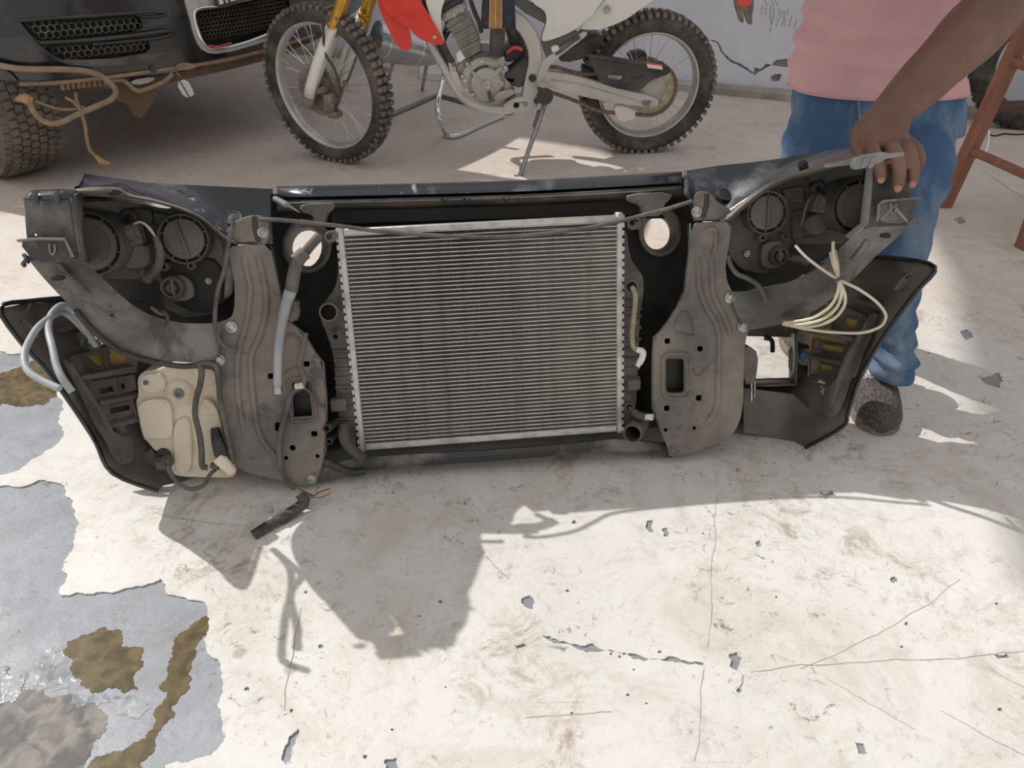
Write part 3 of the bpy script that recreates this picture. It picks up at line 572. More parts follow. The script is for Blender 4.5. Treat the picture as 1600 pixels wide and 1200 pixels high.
mk('slot_hole_dark', G().prism(PL(circ(90, 435, 10, 14, 4), .244), .006), 'black', nose); mk('slot_hole_dark', G().prism(PL(circ(1385, 369, 8, 14, 3.5), .232), .006), 'black', nose)  # black discs stand in for the dark slots in both arms
mk('bolt_hole_dark', G().prism(PL(circ(174, 493, 2.6, 8), .172), .004), 'black', nose)  # small black disc in place of a drilled, shaded hole
# left box bracket: pressed steel cap with notched top
fr = [(36, 312), (40, 309), (52, 297), (56, 309), (60, 312), (84, 311), (89, 297), (92, 312), (108, 310), (118, 380), (122, 402), (46, 407), (41, 372)]
plate('headlight_bracket', fr, .252, .004, 'dusty_steel_dark', [circ(55, 367, 2.2, 8)], rnd=0, bevel=.002)
mk('bracket_top', G().grid([PL([(36, 311), (60, 311), (84, 310), (109, 309)], .253), PL([(44, 300), (66, 299), (90, 297), (118, 298)], .235), PL([(56, 297), (70, 296.5), (95, 295), (126, 298)], .200)]), 'bonnet_black', nose, solid=.003)
mk('bracket_side', G().grid([PL([(109, 309), (114, 345), (119, 381), (123, 402)], .253), PL([(124, 302), (125, 345), (127, 381), (136, 410)], .215), PL([(127, 302), (128, 345), (129, 381), (138, 411)], -.02)]), 'dusty_steel_dark', nose, solid=.003)
for x in (54, 88): mk('pressed_dent', G().rib(PL([(x, 297, .253), (x+1, 306, .255), (x+1.5, 318, .253)]), .010, .008), 'bonnet_black', nose)
def pad(pts, n, mt, lip):
    o = plate('bumper_mount_pad', pts, n, .004, mt, bevel=.0015); e = PL(lip, n+.001)
    mk('pad_rim', G().tube(e, .0022, 6), 'dusty_steel', o); return o
pad([(27, 376), (60, 373), (101, 374), (106, 384), (114, 402), (106, 410), (54, 411)], .280, 'dusty_steel_dark', [(27, 376), (60, 373), (101, 374), (106, 384), (114, 402)])
mk('pad_side', G().grid([PL([(27, 376), (60, 373), (101, 374)], .280), PL([(44, 380), (66, 377), (104, 378)], .250)]), 'bonnet_black', nose, solid=.002)
mk('pad_slot', G().tube(spline(PL([(77, 381, .282), (78, 392, .282), (82, 398, .282), (86, 391, .282), (85, 382, .282)]), 4), .0018, 6), 'dusty_steel', nose)
# right bracket
plate('headlight_bracket', [(1366, 262), (1395, 250), (1424, 248), (1427, 290), (1422, 330), (1420, 352), (1354, 356), (1358, 330)], .246, .004, 'dusty_steel_dark', [circ(1415, 308, 2.2, 8)], rnd=0, bevel=.002)
mk('bracket_side', G().grid([PL([(1366, 262), (1362, 310), (1357, 350), (1330, 374)], .247), PL([(1356, 264), (1351, 310), (1346, 350), (1322, 370)], .215), PL([(1354, 264), (1350, 310), (1345, 350), (1320, 370)], -.02)]), 'grey_plastic', nose, solid=.003)
pad([(1374, 317), (1384, 313), (1439, 309), (1430, 330), (1419, 350), (1371, 348)], .280, 'dusty_steel_dark', [(1371, 346), (1373, 320), (1380, 314), (1439, 309)])
mk('pad_slot', G().tube(spline(PL([(1391, 318, .282), (1391, 328, .282), (1395, 334, .282), (1399, 328, .282), (1400, 318, .282)]), 4), .0018, 6), 'dusty_steel', nose)
for a in ((1376, 344), (1418, 346)): mk('pad_crease', G().rib(PL([(a[0], a[1], .2805), ((a[0]+1396)/2, 334, .2805), (1397, 322, .2805)]), .004, .004), 'grey_plastic', nose)
tube('wire_hook', [(1420, 348, .260), (1430, 340, .265), (1437, 343, .265), (1434, 352, .265)], .003, 'dusty_steel'); tube('wire_hook', [(37, 398, .260), (42, 405, .265), (36, 412, .265), (40, 416, .265)], .0035, 'dusty_steel_dark'); tube('wire_hook', [(46, 401, .260), (40, 406, .262), (47, 410, .260)], .0035, 'dusty_steel_dark')
# taped bracket tab above the right headlight
plate('taped_tab', [(1333, 254), (1338, 244), (1392, 235), (1384, 252), (1340, 266), (1332, 262)], .325, .012, 'grey_plastic', bevel=.002)
for x in (1350, 1362): mk('tape_wrap', G().prism(PL([(x, 247), (x+7, 246), (x+2, 262), (x-5, 263)], .3265), .0145), 'grey_plastic', nose)
tube('tab_rod', [(1288, 259, .240), (1312, 256, .250), (1336, 253, .318)], .004, 'grey_plastic'); tube('tab_rod', [(1300, 258, .245), (1318, 253, .252), (1338, 249, .318)], .003, 'grey_plastic'); tube('tab_rod', [(1384, 244, .319), (1400, 242, .322), (1411, 241, .323)], .0042, 'grey_plastic')
# ---- headlights seen from behind
def hplate(name, pts, n, th, m, bevel=.004, label=None):
    o = [P(q.x, q.y, n(q.x, q.y)) for q in chaikin([(x, y, 0) for x, y in fine(pts)], 1)]
    return mk(name, G().prism(o, th), m, nose, smooth=40, bevel=bevel, label=label)
def cap(c, n, r, parent, bar_ang=None, seg=36):
    x, y = c; C = P(x, y, n); R = r*PXM
    o = mk('bulb_cover', G().lathe(C, (0, 0, 1), [(R*.80, -.012), (R*.80, .004), (R*.77, .0065), (R*.62, .0072), (R*.60, .006), (0, .006)], seg), 'cap_plastic', parent, smooth=40)
    mk('cover_ring', G().lathe(C, (0, 0, 1), [(R*1.02, -.08), (R*1.02, .004), (R*.98, .009), (R*.92, .009), (R*.89, .003), (R*.89, -.012), (R*.78, -.012)], seg), 'housing_plastic', parent, smooth=40)
    g = G()
    for k in range(10):
        a = 2*math.pi*k/10+.3; d = Vector((math.cos(a), math.sin(a), 0)); g.bar(C+d*R*.79+Vector((0, 0, .002)), C+d*R*.90+Vector((0, 0, .002)), .0022, .007)
    mk('ring_spokes', g, 'cap_plastic', parent, smooth=0)
    if bar_ang is not None:
        d = Vector((math.cos(bar_ang), math.sin(bar_ang), 0)); mk('grip_bar', G().bar(C-d*R*.72+Vector((0, 0, .009)), C+d*R*.72+Vector((0, 0, .009)), .0045, .012), 'cap_plastic', parent, bevel=.001)
    return o
def boss(x, y, n, r, parent, h=.02):
    R = r*PXM; return mk('screw_boss', G().lathe(P(x, y, n), (0, 0, 1), [(R, -.02), (R, h), (R*.85, h+.002), (R*.5, h+.002), (R*.45, h-.012), (0, h-.012)], 18), 'housing_plastic', parent, smooth=40)
def connector(x, y, n, w, h, parent, ang=0, m='cap_plastic'):
    R3 = Matrix.Rotation(ang, 3, 'Z'); c = P(x, y, n); g = G()
    g.box(c, (w, h, .03), R3); g.box(c+R3 @ Vector((0, h*.12, .018)), (w*.5, h*.62, .01), R3); g.box(c+R3 @ Vector((0, h*.12, .024)), (w*.26, h*.3, .008), R3); g.box(c+R3 @ Vector((w*.28, -h*.3, .017)), (w*.3, h*.3, .006), R3)
    return mk('connector', g, m, parent, bevel=.0015)
LHs = [(122, 302), (160, 302), (205, 308), (250, 316), (285, 326), (318, 346), (346, 378), (352, 420), (350, 470), (330, 492), (290, 496), (258, 482), (250, 440), (236, 434), (150, 436), (124, 420)]
hs = lambda a, b: (lambda x, y: .075*max(0, min(1, (x-a)/(b-a)))-.018)
lh = hplate('headlight', LHs, hs(215, 130), .11, 'housing_plastic', bevel=.004, label='dusty back of the left headlight housing')
for pts, n in (([(150, 322), (196, 322), (196, 340), (150, 342)], -.010), ([(200, 324), (236, 328), (240, 350), (204, 348)], -.006), ([(186, 345), (203, 342), (203, 380), (188, 382)], -.012), ([(238, 330), (268, 338), (262, 352), (240, 350)], -.008), ([(160, 424), (192, 420), (230, 420), (228, 436), (162, 436)], -.010), ([(194, 414), (202, 414), (202, 434), (194, 434)], -.004), ([(216, 416), (226, 416), (226, 434), (216, 434)], -.004)):
    plate('housing_rib', pts, n, .012, 'housing_plastic', parent=lh, rnd=0, bevel=.002)
plate('reflector_back', [(252, 402), (330, 400), (350, 425), (348, 480), (310, 492), (262, 470), (250, 436)], -.012, .02, 'black_plastic', parent=lh)
cap((140, 381), .066, 45, lh); cap((288, 373), .004, 36, lh, math.radians(101))
boss(206, 339, -.012, 11, lh); boss(261, 415, -.01, 6.5, lh); boss(303, 413, -.01, 6.5, lh)
plate('ballast', [(190, 384), (228, 382), (234, 392), (233, 412), (222, 420), (196, 420), (188, 408)], .022, .035, 'cap_plastic', parent=lh, rnd=1, bevel=.004)
for i in range(4): mk('ballast_rib', G().rib(PL([(232+i*.2, 386+i, .014), (232-i*1.5, 404+i*2, .014), (220-i*2, 416+i*1.5, .014)]), .002, .004), 'cap_plastic', lh)
connector(208, 366, .02, .036, .042, lh, .12)
for k in range(3): tube('wire', [(208+k*2, 350, .04), (216+k*1.5, 346+k, .05), (226, 349+k, .05), (236, 358+k*2, .045), (244, 372, .04)], .0014, 'cream_tube', lh, 5)
tube('taped_loom', [(243, 370, .04), (248, 386, .04), (250, 400, .04), (246, 418, .04), (238, 428, .035), (229, 438, .03)], [.006, .008, .009, .009, .008, .010], 'hose_dusty', lh, 8)
plate('socket_plate', [(258, 444), (270, 430), (290, 432), (302, 446), (303, 470), (259, 471)], .006, .014, 'cap_plastic', parent=lh, bevel=.002)
mk('bulb_socket', G().lathe(P(272, 448, .006), (0, 0, 1), [(.024, 0), (.024, .012), (.021, .016), (.017, .016), (.017, .006), (.010, .006), (.010, .018), (0, .018)], 24), 'housing_plastic', lh, smooth=40)
mk('grip_bar', G().bar(P(268, 436, .026), P(273, 462, .026), .004, .012), 'cap_plastic', lh, bevel=.001)
bolt(326, 439, -.011, 3, lh)
plate('headlight_lens_edge', [(122, 312), (160, 309), (215, 312), (262, 322), (262, 327), (215, 317), (160, 314), (122, 317)], .062, .05, 'chrome', parent=lh, bevel=0)
RHs = [(1136, 346), (1158, 318), (1190, 288), (1235, 270), (1290, 256), (1330, 246), (1356, 250), (1356, 350), (1330, 372), (1296, 380), (1250, 378), (1232, 382), (1230, 421), (1188, 428), (1158, 420), (1138, 396)]
rh = hplate('headlight', RHs, hs(1270, 1345), .09, 'housing_plastic', bevel=.004, label='dusty back of the right headlight housing')
for pts, n in (([(1222, 296), (1256, 290), (1258, 316), (1228, 320)], -.010), ([(1286, 284), (1298, 282), (1296, 300), (1286, 304)], -.008), ([(1238, 330), (1256, 326), (1254, 372), (1238, 374)], -.012), ([(1240, 372), (1322, 366), (1318, 380), (1244, 382)], -.012), ([(1286, 366), (1294, 364), (1294, 376), (1286, 378)], -.004), ([(1282, 290), (1292, 288), (1290, 350), (1282, 350)], -.012)):
    plate('housing_rib', pts, n, .012, 'housing_plastic', parent=rh, rnd=0, bevel=.002)
cap((1197, 332), .004, 33, rh, math.radians(90)); cap((1339, 322), .066, 41, rh)
boss(1272, 294, -.012, 10, rh); boss(1186, 370, -.01, 6.5, rh); boss(1221, 368, -.012, 5, rh)
plate('ballast', [(1262, 340), (1282, 332), (1292, 334), (1294, 356), (1284, 366), (1264, 366), (1259, 352)], .018, .035, 'cap_plastic', parent=rh, bevel=.004)
connector(1278, 318, .022, .030, .038, rh, -.25)
tube('wire', [(1272, 304, .035), (1264, 312, .045), (1258, 328, .045), (1254, 345, .04), (1252, 354, .035)], .003, 'hose_dusty', rh)
plate('socket_plate', [(1196, 378), (1228, 376), (1231, 416), (1192, 422), (1190, 398)], .004, .02, 'cap_plastic', parent=rh, bevel=.003)
mk('bulb_socket', G().lathe(P(1214, 399, .004), (0, 0, 1), [(.0215, 0), (.0215, .012), (.019, .016), (.015, .016), (.015, .006), (.009, .006), (.009, .018), (0, .018)], 24), 'housing_plastic', rh, smooth=40)
mk('grip_bar', G().bar(P(1219, 388, .024), P(1218, 410, .024), .004, .012), 'cap_plastic', rh, bevel=.001)
bolt(1167, 396, -.010, 3.5, rh, m='bolt_steel')
tube('rubber_plug', [(1228, 404, .02), (1245, 405, .015), (1262, 409, .01)], [.004, .009, .010], 'dusty_plastic', rh)
# looms beside the columns
tube('wiring_loom', [(362, 342, .05), (364, 352, .055), (356, 385, .06), (354, 400, .06), (348, 430, .055), (340, 455, .05), (336, 490, .06), (337, 515, .06), (345, 535, .06), (358, 545, .055), (370, 548, .052)], .0045, 'hose_dusty')
tube('wiring_loom', [(1137, 400, .03), (1142, 415, .04), (1152, 428, .045), (1170, 436, .045), (1184, 446, .07), (1192, 458, .08), (1196, 472, .08)], .0055, 'hose_dusty')
tube('wire_clip', [(246, 484, .10), (256, 487, .11), (262, 497, .11), (258, 510, .105)], .0035, 'hose_black'); tube('wire_clip', [(236, 480, .11), (250, 490, .11), (262, 492, .105)], .003, 'hose_dusty')
# ---- air-conditioning pipe running down beside the left column
tube('cooling_pipe', [(499, 369, .02), (486, 383, .035), (474, 398, .045)], .0098, 'hose_dusty', seg=12)
tube('pipe_collar', [(477, 394, .044), (462, 408, .05)], [.014, .0155], 'dusty_plastic', seg=12)
tube('cooling_pipe', [(466, 405, .048), (460, 425, .052), (455, 455, .055)], [.0125, .013, .0135], 'hose_dusty', seg=12)
tube('cooling_pipe', [(455, 452, .055), (446, 480, .058), (438, 520, .062), (434, 560, .064), (434, 606, .064)], [.0125, .011, .0098, .009, .0088], 'hose_grey', seg=12)
tube('pipe_fitting', [(434, 603, .064), (434.5, 614, .064)], .0098, 'bolt_steel', seg=10)
tube('rubber_boot', [(460, 470, .03), (458, 490, .03), (450, 500, .035)], [.012, .014, .010], 'dusty_plastic')
# ---- lower crossmember
xs = [(452, 741, 757), (500, 728, 752), (560, 715, 735), (640, 710, 728), (760, 704, 720), (880, 694, 710), (960, 686, 704), (1010, 690, 708), (1050, 694, 714)]
rows = [[P(x, a, .0) for x, a, b in xs], [P(x, a+1, .028) for x, a, b in xs], [P(x, (a+b)/2, .034) for x, a, b in xs], [P(x, b, .028) for x, a, b in xs], [P(x, b, -.01) for x, a, b in xs]]
mk('lower_crossmember', G().grid(rows).warp(clampz), 'dusty_steel_dark', nose, smooth=50, solid=.002)
tube('drain_hose', [(505, 720, .03), (530, 731, .035), (552, 738, .035), (570, 735, .03)], .009, 'hose_black')
# ---- bumper cover, seen from its hollow inside
cols = [ # each column from its top to its bottom
 [(0, 482, .15), (37, 540, .15), (75, 582, .145), (125, 652, .13), (150, 692, .115), (176, 740, .09), (247, 768, .05)],
 [(48, 472, .08), (75, 532, .08), (112, 580, .075), (155, 645, .065), (178, 685, .055), (200, 732, .045), (256, 757, .03)],
 [(110, 466, .0), (150, 520, -.01), (180, 570, -.02), (215, 640, -.03), (226, 680, -.03), (236, 722, -.02), (280, 752, -.01)],
 [(190, 470, -.08), (215, 515, -.09), (240, 565, -.10), (262, 630, -.11), (275, 680, -.09), (290, 720, -.07), (320, 752, -.04)],
 [(330, 480, -.15), (335, 520, -.16), (340, 560, -.17), (345, 610, -.17), (350, 660, -.15), (358, 715, -.11), (380, 750, -.08)],
 [(560, 470, -.17), (560, 510, -.19), (560, 550, -.20), (560, 600, -.20), (560, 650, -.18), (560, 700, -.14), (560, 740, -.10)],
 [(800, 455, -.18), (800, 500, -.20), (800, 540, -.21), (800, 590, -.21), (800, 640, -.19), (800, 690, -.14), (800, 716, -.10)],
 [(1040, 440, -.17), (1040, 490, -.19), (1040, 530, -.20), (1040, 590, -.20), (1040, 630, -.18), (1040, 670, -.14), (1040, 705, -.10)],
 [(1160, 430, -.15), (1160, 480, -.16), (1160, 525, -.16), (1160, 592, -.15), (1160, 620, -.13), (1160, 650, -.09), (1162, 684, -.05)],
 [(1240, 420, -.10), (1242, 480, -.11), (1237, 527, -.11), (1235, 590, -.11), (1230, 615, -.10), (1222, 640, -.07), (1205, 690, -.03)],
 [(1310, 405, -.03), (1310, 470, -.04), (1296, 520, -.05), (1280, 575, -.05), (1268, 605, -.05), (1262, 640, -.035), (1240, 693, -.01)],
 [(1400, 404, .07), (1388, 456, .06), (1358, 506, .05), (1332, 553, .045), (1310, 600, .035), (1296, 645, .03), (1258, 699, .02)],
 [(1461, 417, .15), (1433, 455, .15), (1393, 508, .14), (1362, 557, .125), (1339, 602, .11), (1325, 645, .09), (1316, 668, .075)]]
bg_ = G(); cv = [[clampz(q, .003) for q in PL(c)] for c in cols]
fcs = []; nr = 7
for i in range(len(cv)-1):
    for j in range(nr-1):
        if i == 8 and j == 2: continue
        fcs.append((i*nr+j, (i+1)*nr+j, (i+1)*nr+j+1, i*nr+j+1))
bg_.add([q for c in cv for q in c], fcs)
bum = mk('bumper_cover', bg_, 'bumper_plastic', nose, smooth=50, solid=-.004, label='hollow inner side of the black bumper cover')
tube('bumper_edge', [(x, y, n) for x, y, n in [(104, 465, .01), (50, 470, .083)] + cols[0]], .0045, 'bumper_paint', bum, 6, 4)
tube('bumper_edge', [(x, y, n) for x, y, n in [(1340, 402, .0), (1400, 403, .073)] + cols[-1] + [(1258, 700, .022)]], .0045, 'bumper_paint', bum, 6, 4)
def lattice(name, pts, n, holes, th=.008): return plate(name, pts, n, th, 'bumper_plastic', holes, parent=bum, rnd=0, bevel=.002)
def blend(tabx1, n1, tabx2, n2, e):
    def f(x, y):
        a, b = lerp_tab(tabx1, y), lerp_tab(tabx2, y); t = max(-.4, min(1.1, (x-a)/(b-a))); return n1+(n2-n1)*t+e
    return f
latL = blend([(466, 48), (532, 75), (580, 112), (645, 155), (685, 178), (732, 200)], .072, [(466, 110), (520, 150), (570, 180), (640, 215), (680, 226), (722, 236)], -.02, .018)
latR = blend([(404, 1400), (456, 1388), (506, 1358), (553, 1332), (600, 1310), (645, 1296)], .05, [(405, 1310), (470, 1310), (520, 1296), (575, 1280), (605, 1268), (640, 1262)], -.045, .018)
lat = lambda x, y: latL(x, y) if x < 700 else latR(x, y)
# left lattice
lattice('bumper_lattice', [(106, 558), (150, 545), (206, 535), (214, 560), (214, 582), (136, 594), (118, 582)], lat, [rrect(146, 568, 34, 24, 6, -.18), rrect(183, 558, 28, 26, 6, -.15)])
lattice('bumper_lattice', [(136, 597), (210, 585), (214, 610), (154, 622), (142, 612)], lat, [rrect(174, 608, 43, 9, 4, -.22)])
lattice('bumper_lattice', [(156, 634), (214, 624), (218, 646), (170, 658), (160, 648)], lat, [rrect(186, 640, 34, 9, 4, -.22)])
for a, b in (((138, 594), (148, 626)), ((180, 590), (188, 630)), ((160, 655), (176, 690)), ((205, 620), (214, 650)), ((182, 655), (192, 676))): mk('lattice_rib', G().bar(P(*a, lat(*a)-.004), P(*b, lat(*b)-.004), .010, .02), 'bumper_plastic', bum)
for a, b in (((120, 590), (205, 574)), ((150, 628), (212, 616)), ((166, 664), (214, 652)), ((90, 516), (130, 506))): mk('lattice_rib', G().bar(P(*a, lat(*a)-.004), P(*b, lat(*b)-.004), .010, .02), 'bumper_plastic', bum)
plate('side_strip', [(97, 562), (108, 566), (140, 612), (160, 645), (178, 680), (205, 686), (208, 716), (203, 724), (188, 726), (174, 712), (165, 688), (150, 668), (128, 622)], lambda x, y: lat(x, y)+.012, .006, 'dusty_plastic', [circ(138, 637, 2.5, 8), circ(189, 720, 2.6, 8)], parent=bum, bevel=.002)
plate('corner_bracket', [(4, 492), (20, 490), (40, 500), (56, 516), (62, 530), (50, 528), (30, 512)], .12, .006, 'dusty_plastic', [circ(31, 503, 2, 8)], parent=bum)
# right lattice
lattice('bumper_lattice', [(1268, 492), (1290, 478), (1322, 480), (1352, 492), (1344, 520), (1312, 518), (1270, 506)], lat, [rrect(1330, 503, 26, 20, 6, .2), rrect(1294, 494, 26, 18, 6, .2)])
lattice('bumper_lattice', [(1272, 530), (1330, 540), (1322, 562), (1270, 552)], lat, [rrect(1302, 545, 38, 9, 4, .17)])
lattice('bumper_lattice', [(1268, 562), (1318, 572), (1308, 592), (1266, 584)], lat, [rrect(1294, 576, 30, 9, 4, .17)])
for a, b in (((1270, 556), (1320, 566)), ((1266, 590), (1310, 600)), ((1340, 470), (1380, 482)), ((1264, 516), (1336, 530))): mk('lattice_rib', G().bar(P(*a, lat(*a)-.004), P(*b, lat(*b)-.004), .010, .02), 'bumper_plastic', bum)
for a, b in (((1290, 552), (1288, 568)), ((1308, 566), (1302, 600)), ((1288, 590), (1284, 606)), ((1352, 495), (1330, 540))): mk('lattice_rib', G().bar(P(*a, lat(*a)-.004), P(*b, lat(*b)-.004), .010, .02), 'bumper_plastic', bum)
plate('lining_panel', [(1340, 450), (1382, 452), (1374, 484), (1334, 474)], lambda x, y: lat(x, y)-.014, .003, 'yellow_lining', parent=bum); plate('lining_panel', [(1270, 470), (1356, 480), (1350, 590), (1262, 590)], lambda x, y: lat(x, y)-.014, .003, 'yellow_lining', parent=bum)
plate('lining_panel', [(112, 548), (206, 530), (214, 580), (150, 596)], lambda x, y: lat(x, y)-.014, .003, 'yellow_lining', parent=bum)
plate('side_strip', [(1372, 490), (1360, 492), (1340, 526), (1320, 562), (1306, 600), (1284, 608), (1284, 640), (1292, 652), (1304, 652), (1314, 640), (1318, 620), (1340, 572), (1362, 526)], lambda x, y: lat(x, y)+.012, .006, 'dusty_plastic', [circ(1338, 565, 2.4, 8), circ(1302, 646, 2.4, 8)], parent=bum, bevel=.002)
plate('corner_bracket', [(1455, 420), (1436, 420), (1416, 428), (1402, 444), (1396, 456), (1412, 450), (1434, 438)], .12, .006, 'dusty_plastic', [circ(1418, 434, 2, 8)], parent=bum)
# fog lamp mount on the right, parking sensor, bracket and pins
plate('lamp_mount', [(1240, 540), (1268, 536), (1270, 572), (1260, 588), (1240, 592)], -.07, .03, 'black_plastic', parent=bum)
mk('sensor', G().lathe(P(1254, 556, -.068), (0, 0, 1), [(.020, 0), (.020, .016), (.012, .018), (.012, .024), (0, .024)], 20), 'dusty_plastic', bum, smooth=40)
mk('sensor_plug', G().lathe(P(1254, 556, -.044), (0, 0, 1), [(.009, 0), (.009, .006), (0, .007)], 12), mat('blue_plug', (.05, .11, .25), .4), bum)
plate('tow_bracket', [(1162, 545), (1170, 540), (1186, 552), (1182, 592), (1178, 600), (1161, 600)], .005, .03, 'dusty_plastic', bevel=.004)
tube('steel_pin', [(1174, 596, .0), (1174, 626, .002)], .0035, 'bolt_steel'); tube('steel_pin', [(1179, 596, -.01), (1179, 620, -.01)], .003, 'bolt_steel')
tube('rubber_strap', [(1195, 528, -.13), (1206, 532, -.13), (1207, 550, -.13)], .006, 'black_plastic', bum, 6, 4)
plate('bumper_floor', [(1162, 606), (1240, 616), (1268, 640), (1318, 664), (1256, 698), (1200, 684), (1162, 676)], -.03, .004, 'bumper_plastic', parent=bum, rnd=0)
plate('bumper_floor', [(205, 725), (236, 700), (262, 735), (262, 752), (248, 764), (182, 742), (170, 716), (176, 690), (198, 690)], -.008, .004, 'bumper_plastic', parent=bum, rnd=0)
mk('sun_baffle', G().grid([[P(1237, 522, -.112), P(1236, 560, -.115), P(1234, 596, -.112)], [P(1247, 520, -.03), P(1247, 560, -.03), P(1245, 598, -.03)]]), 'bumper_plastic', bum, solid=.003)  # added side wall that blocks sun entering through the lamp opening
mk('sun_baffle', G().grid([[P(1158, 593, -.152), P(1200, 592, -.13), P(1238, 592, -.112)], [P(1162, 602, -.05), P(1204, 602, -.04), P(1246, 600, -.03)]]), 'bumper_plastic', bum, solid=.003)  # second added baffle, along the lower edge of the lamp opening
# fog-lamp plug at the left
mk('lamp_plug', G().lathe(P(132, 528, .04), (.6, -.2, .6), [(.018, 0), (.018, .02), (.012, .024), (.012, .045), (0, .045)], 14), 'hose_black', bum); mk('lamp_glass', G().lathe(P(148, 526, .045), (.5, -.1, .6), [(.014, 0), (.014, .02), (0, .022)], 12), 'chrome', bum)
# ---- washer bottle
BO = [(214, 582), (250, 577), (273, 568), (308, 567), (336, 570), (343, 612), (354, 668), (363, 716), (371, 736), (364, 747), (338, 746), (275, 745), (268, 735), (262, 706), (244, 706), (236, 697), (230, 689), (224, 685), (217, 656), (212, 626), (217, 619)]
bot = plate('washer_bottle', BO, .004, .10, 'bottle', rnd=2, bevel=.012, label='cream plastic washer fluid bottle')
for pts, n, th in (([(213, 627), (262, 622), (268, 640), (270, 678), (264, 685), (226, 686), (219, 662)], .018, .02), ([(270, 660), (296, 648), (300, 700), (298, 740), (274, 742), (270, 700)], .012, .012), ([(310, 620), (338, 630), (352, 690), (360, 735), (318, 738), (314, 690)], .020, .02), ([(216, 586), (256, 582), (260, 612), (222, 616)], .012, .012), ([(304, 572), (334, 574), (340, 600), (306, 602)], .012, .012)):
    mk('moulded_panel', G().prism(chaikin(PL(pts, n), 2), th), 'bottle', bot, smooth=50, bevel=.006)
mk('bottle_dimple', G().lathe(P(280, 614, .004), (0, 0, 1), [(.034, -.001), (.028, .004), (.018, .006), (.010, .003)], 24), 'bottle', bot, smooth=60)
mk('bottle_screw', G().lathe(P(280, 614, .006), (0, 0, 1), [(.011, 0), (.010, .006), (.006, .007), (.005, .003), (0, .003)], 16), 'grey_plastic', bot, smooth=40)
bolt(228, 598, .014, 2.4, bot, 'grey_plastic')
tube('bottle_hose', [(308, 566, .05), (315, 578, .05), (313, 600, .052), (306, 625, .052), (305, 650, .054), (312, 680, .056), (315, 705, .056), (316, 728, .05), (324, 730, .045)], .0062, 'hose_dusty', bot, 10)
tube('bottle_hose', [(300, 566, .05), (326, 567, .05), (338, 574, .05), (342, 600, .052), (344, 625, .054), (352, 660, .056), (358, 690, .056), (364, 724, .05)], .0055, 'hose_dusty', bot, 10)
mk('washer_pump', G().tube(PL([(337, 670, .045), (340, 690, .05), (346, 706, .05), (352, 720, .045)]), [.010, .013, .0165, .0165, .015], 14), 'hose_black', bot, smooth=50)
mk('pump_plug', G().tube(PL([(335, 668, .05), (338, 684, .055)]), [.008, .0115], 8), 'black', bot)
mk('pump_nozzle', G().tube(PL([(342, 716, .06), (352, 726, .066), (362, 738, .062)]), [.014, .013, .010], 8), 'bottle', bot); mk('pump_nozzle', G().tube(PL([(330, 727, .05), (342, 730, .055)]), .007, 8), 'hose_dusty', bot)
mk('level_sensor', G().lathe(P(257, 709, .0), (.1, -.35, 1), [(.016, -.02), (.016, .012), (.011, .016), (.011, .03), (0, .031)], 16), 'hose_black', bot, smooth=40); connector(257, 722, .03, .03, .022, bot, .15, 'hose_dusty')
tube('sensor_wire', [(262, 728, .045), (268, 742, .05), (280, 756, .052), (298, 764, .05), (318, 758, .05), (328, 742, .05), (336, 734, .05)], .0045, 'hose_dusty', bot)
# ---- loose hoses on the left bumper corner
tube('loose_hose', [(150, 540, .09), (128, 505, .12), (115, 487, .13), (100, 477, .14), (87, 483, .155), (77, 498, .18), (76, 518, .22), (82, 543, .26), (88, 570, .29), (98, 592, .31), (113, 612, .315)], .0062, 'hose_grey', seg=12, k=6)
tube('loose_hose', [(135, 520, .09), (112, 496, .12), (95, 488, .14), (77, 497, .18), (58, 513, .22), (43, 538, .27), (38, 557, .30), (43, 578, .325), (63, 593, .34), (93, 607, .355)], .0060, 'hose_grey', seg=12, k=6)
tube('rubber_seal', [(118, 486, .19), (150, 521, .16), (190, 550, .125), (230, 563, .09), (280, 572, .06), (310, 571, .05), (338, 574, .044)], .006, 'hose_black')
# ---- cream coolant lines tied on the right
Z = (1311, 437, .19)
for a, r in ([(1243, 384, .12), (1260, 402, .15), (1285, 421, .175), Z, (1340, 451, .19), (1365, 468, .185), (1380, 484, .18), (1384, 497, .175), (1374, 511, .165), (1345, 520, .15), (1300, 519, .125), (1260, 514, .10), (1222, 506, .085)], .0031), ([(1302, 378, .17), (1302, 395, .18), (1306, 418, .185), Z, (1308, 460, .185), (1296, 480, .165), (1272, 496, .135), (1245, 502, .11), (1225, 504, .085)], .0033), ([(1298, 394, .17), (1303, 415, .18), Z, (1315, 458, .19), (1306, 482, .17), (1282, 500, .145), (1250, 507, .115), (1225, 506, .085)], .0036), ([(1304, 391, .17), (1308, 412, .183), Z, (1320, 460, .19), (1318, 480, .18), (1300, 500, .155), (1268, 510, .125), (1228, 508, .085)], .0033):
    tube('coolant_line', a, r, 'cream_tube', seg=10)
tube('cable_tie', [(1304, 440, .197), (1311, 436, .202), (1318, 434, .197)], .0035, 'hose_dusty')
# ---- cable slung across the radiator
tube('slung_cable', [(405, 343, .045), (440, 344, .05), (500, 350, .045), (545, 355, .03), (600, 362, .012), (700, 369, .010), (790, 370, .010), (870, 363, .010), (940, 352, .012), (990, 340, .02), (1040, 327, .035), (1082, 314, .045)], .0042, 'hose_dusty', seg=8)
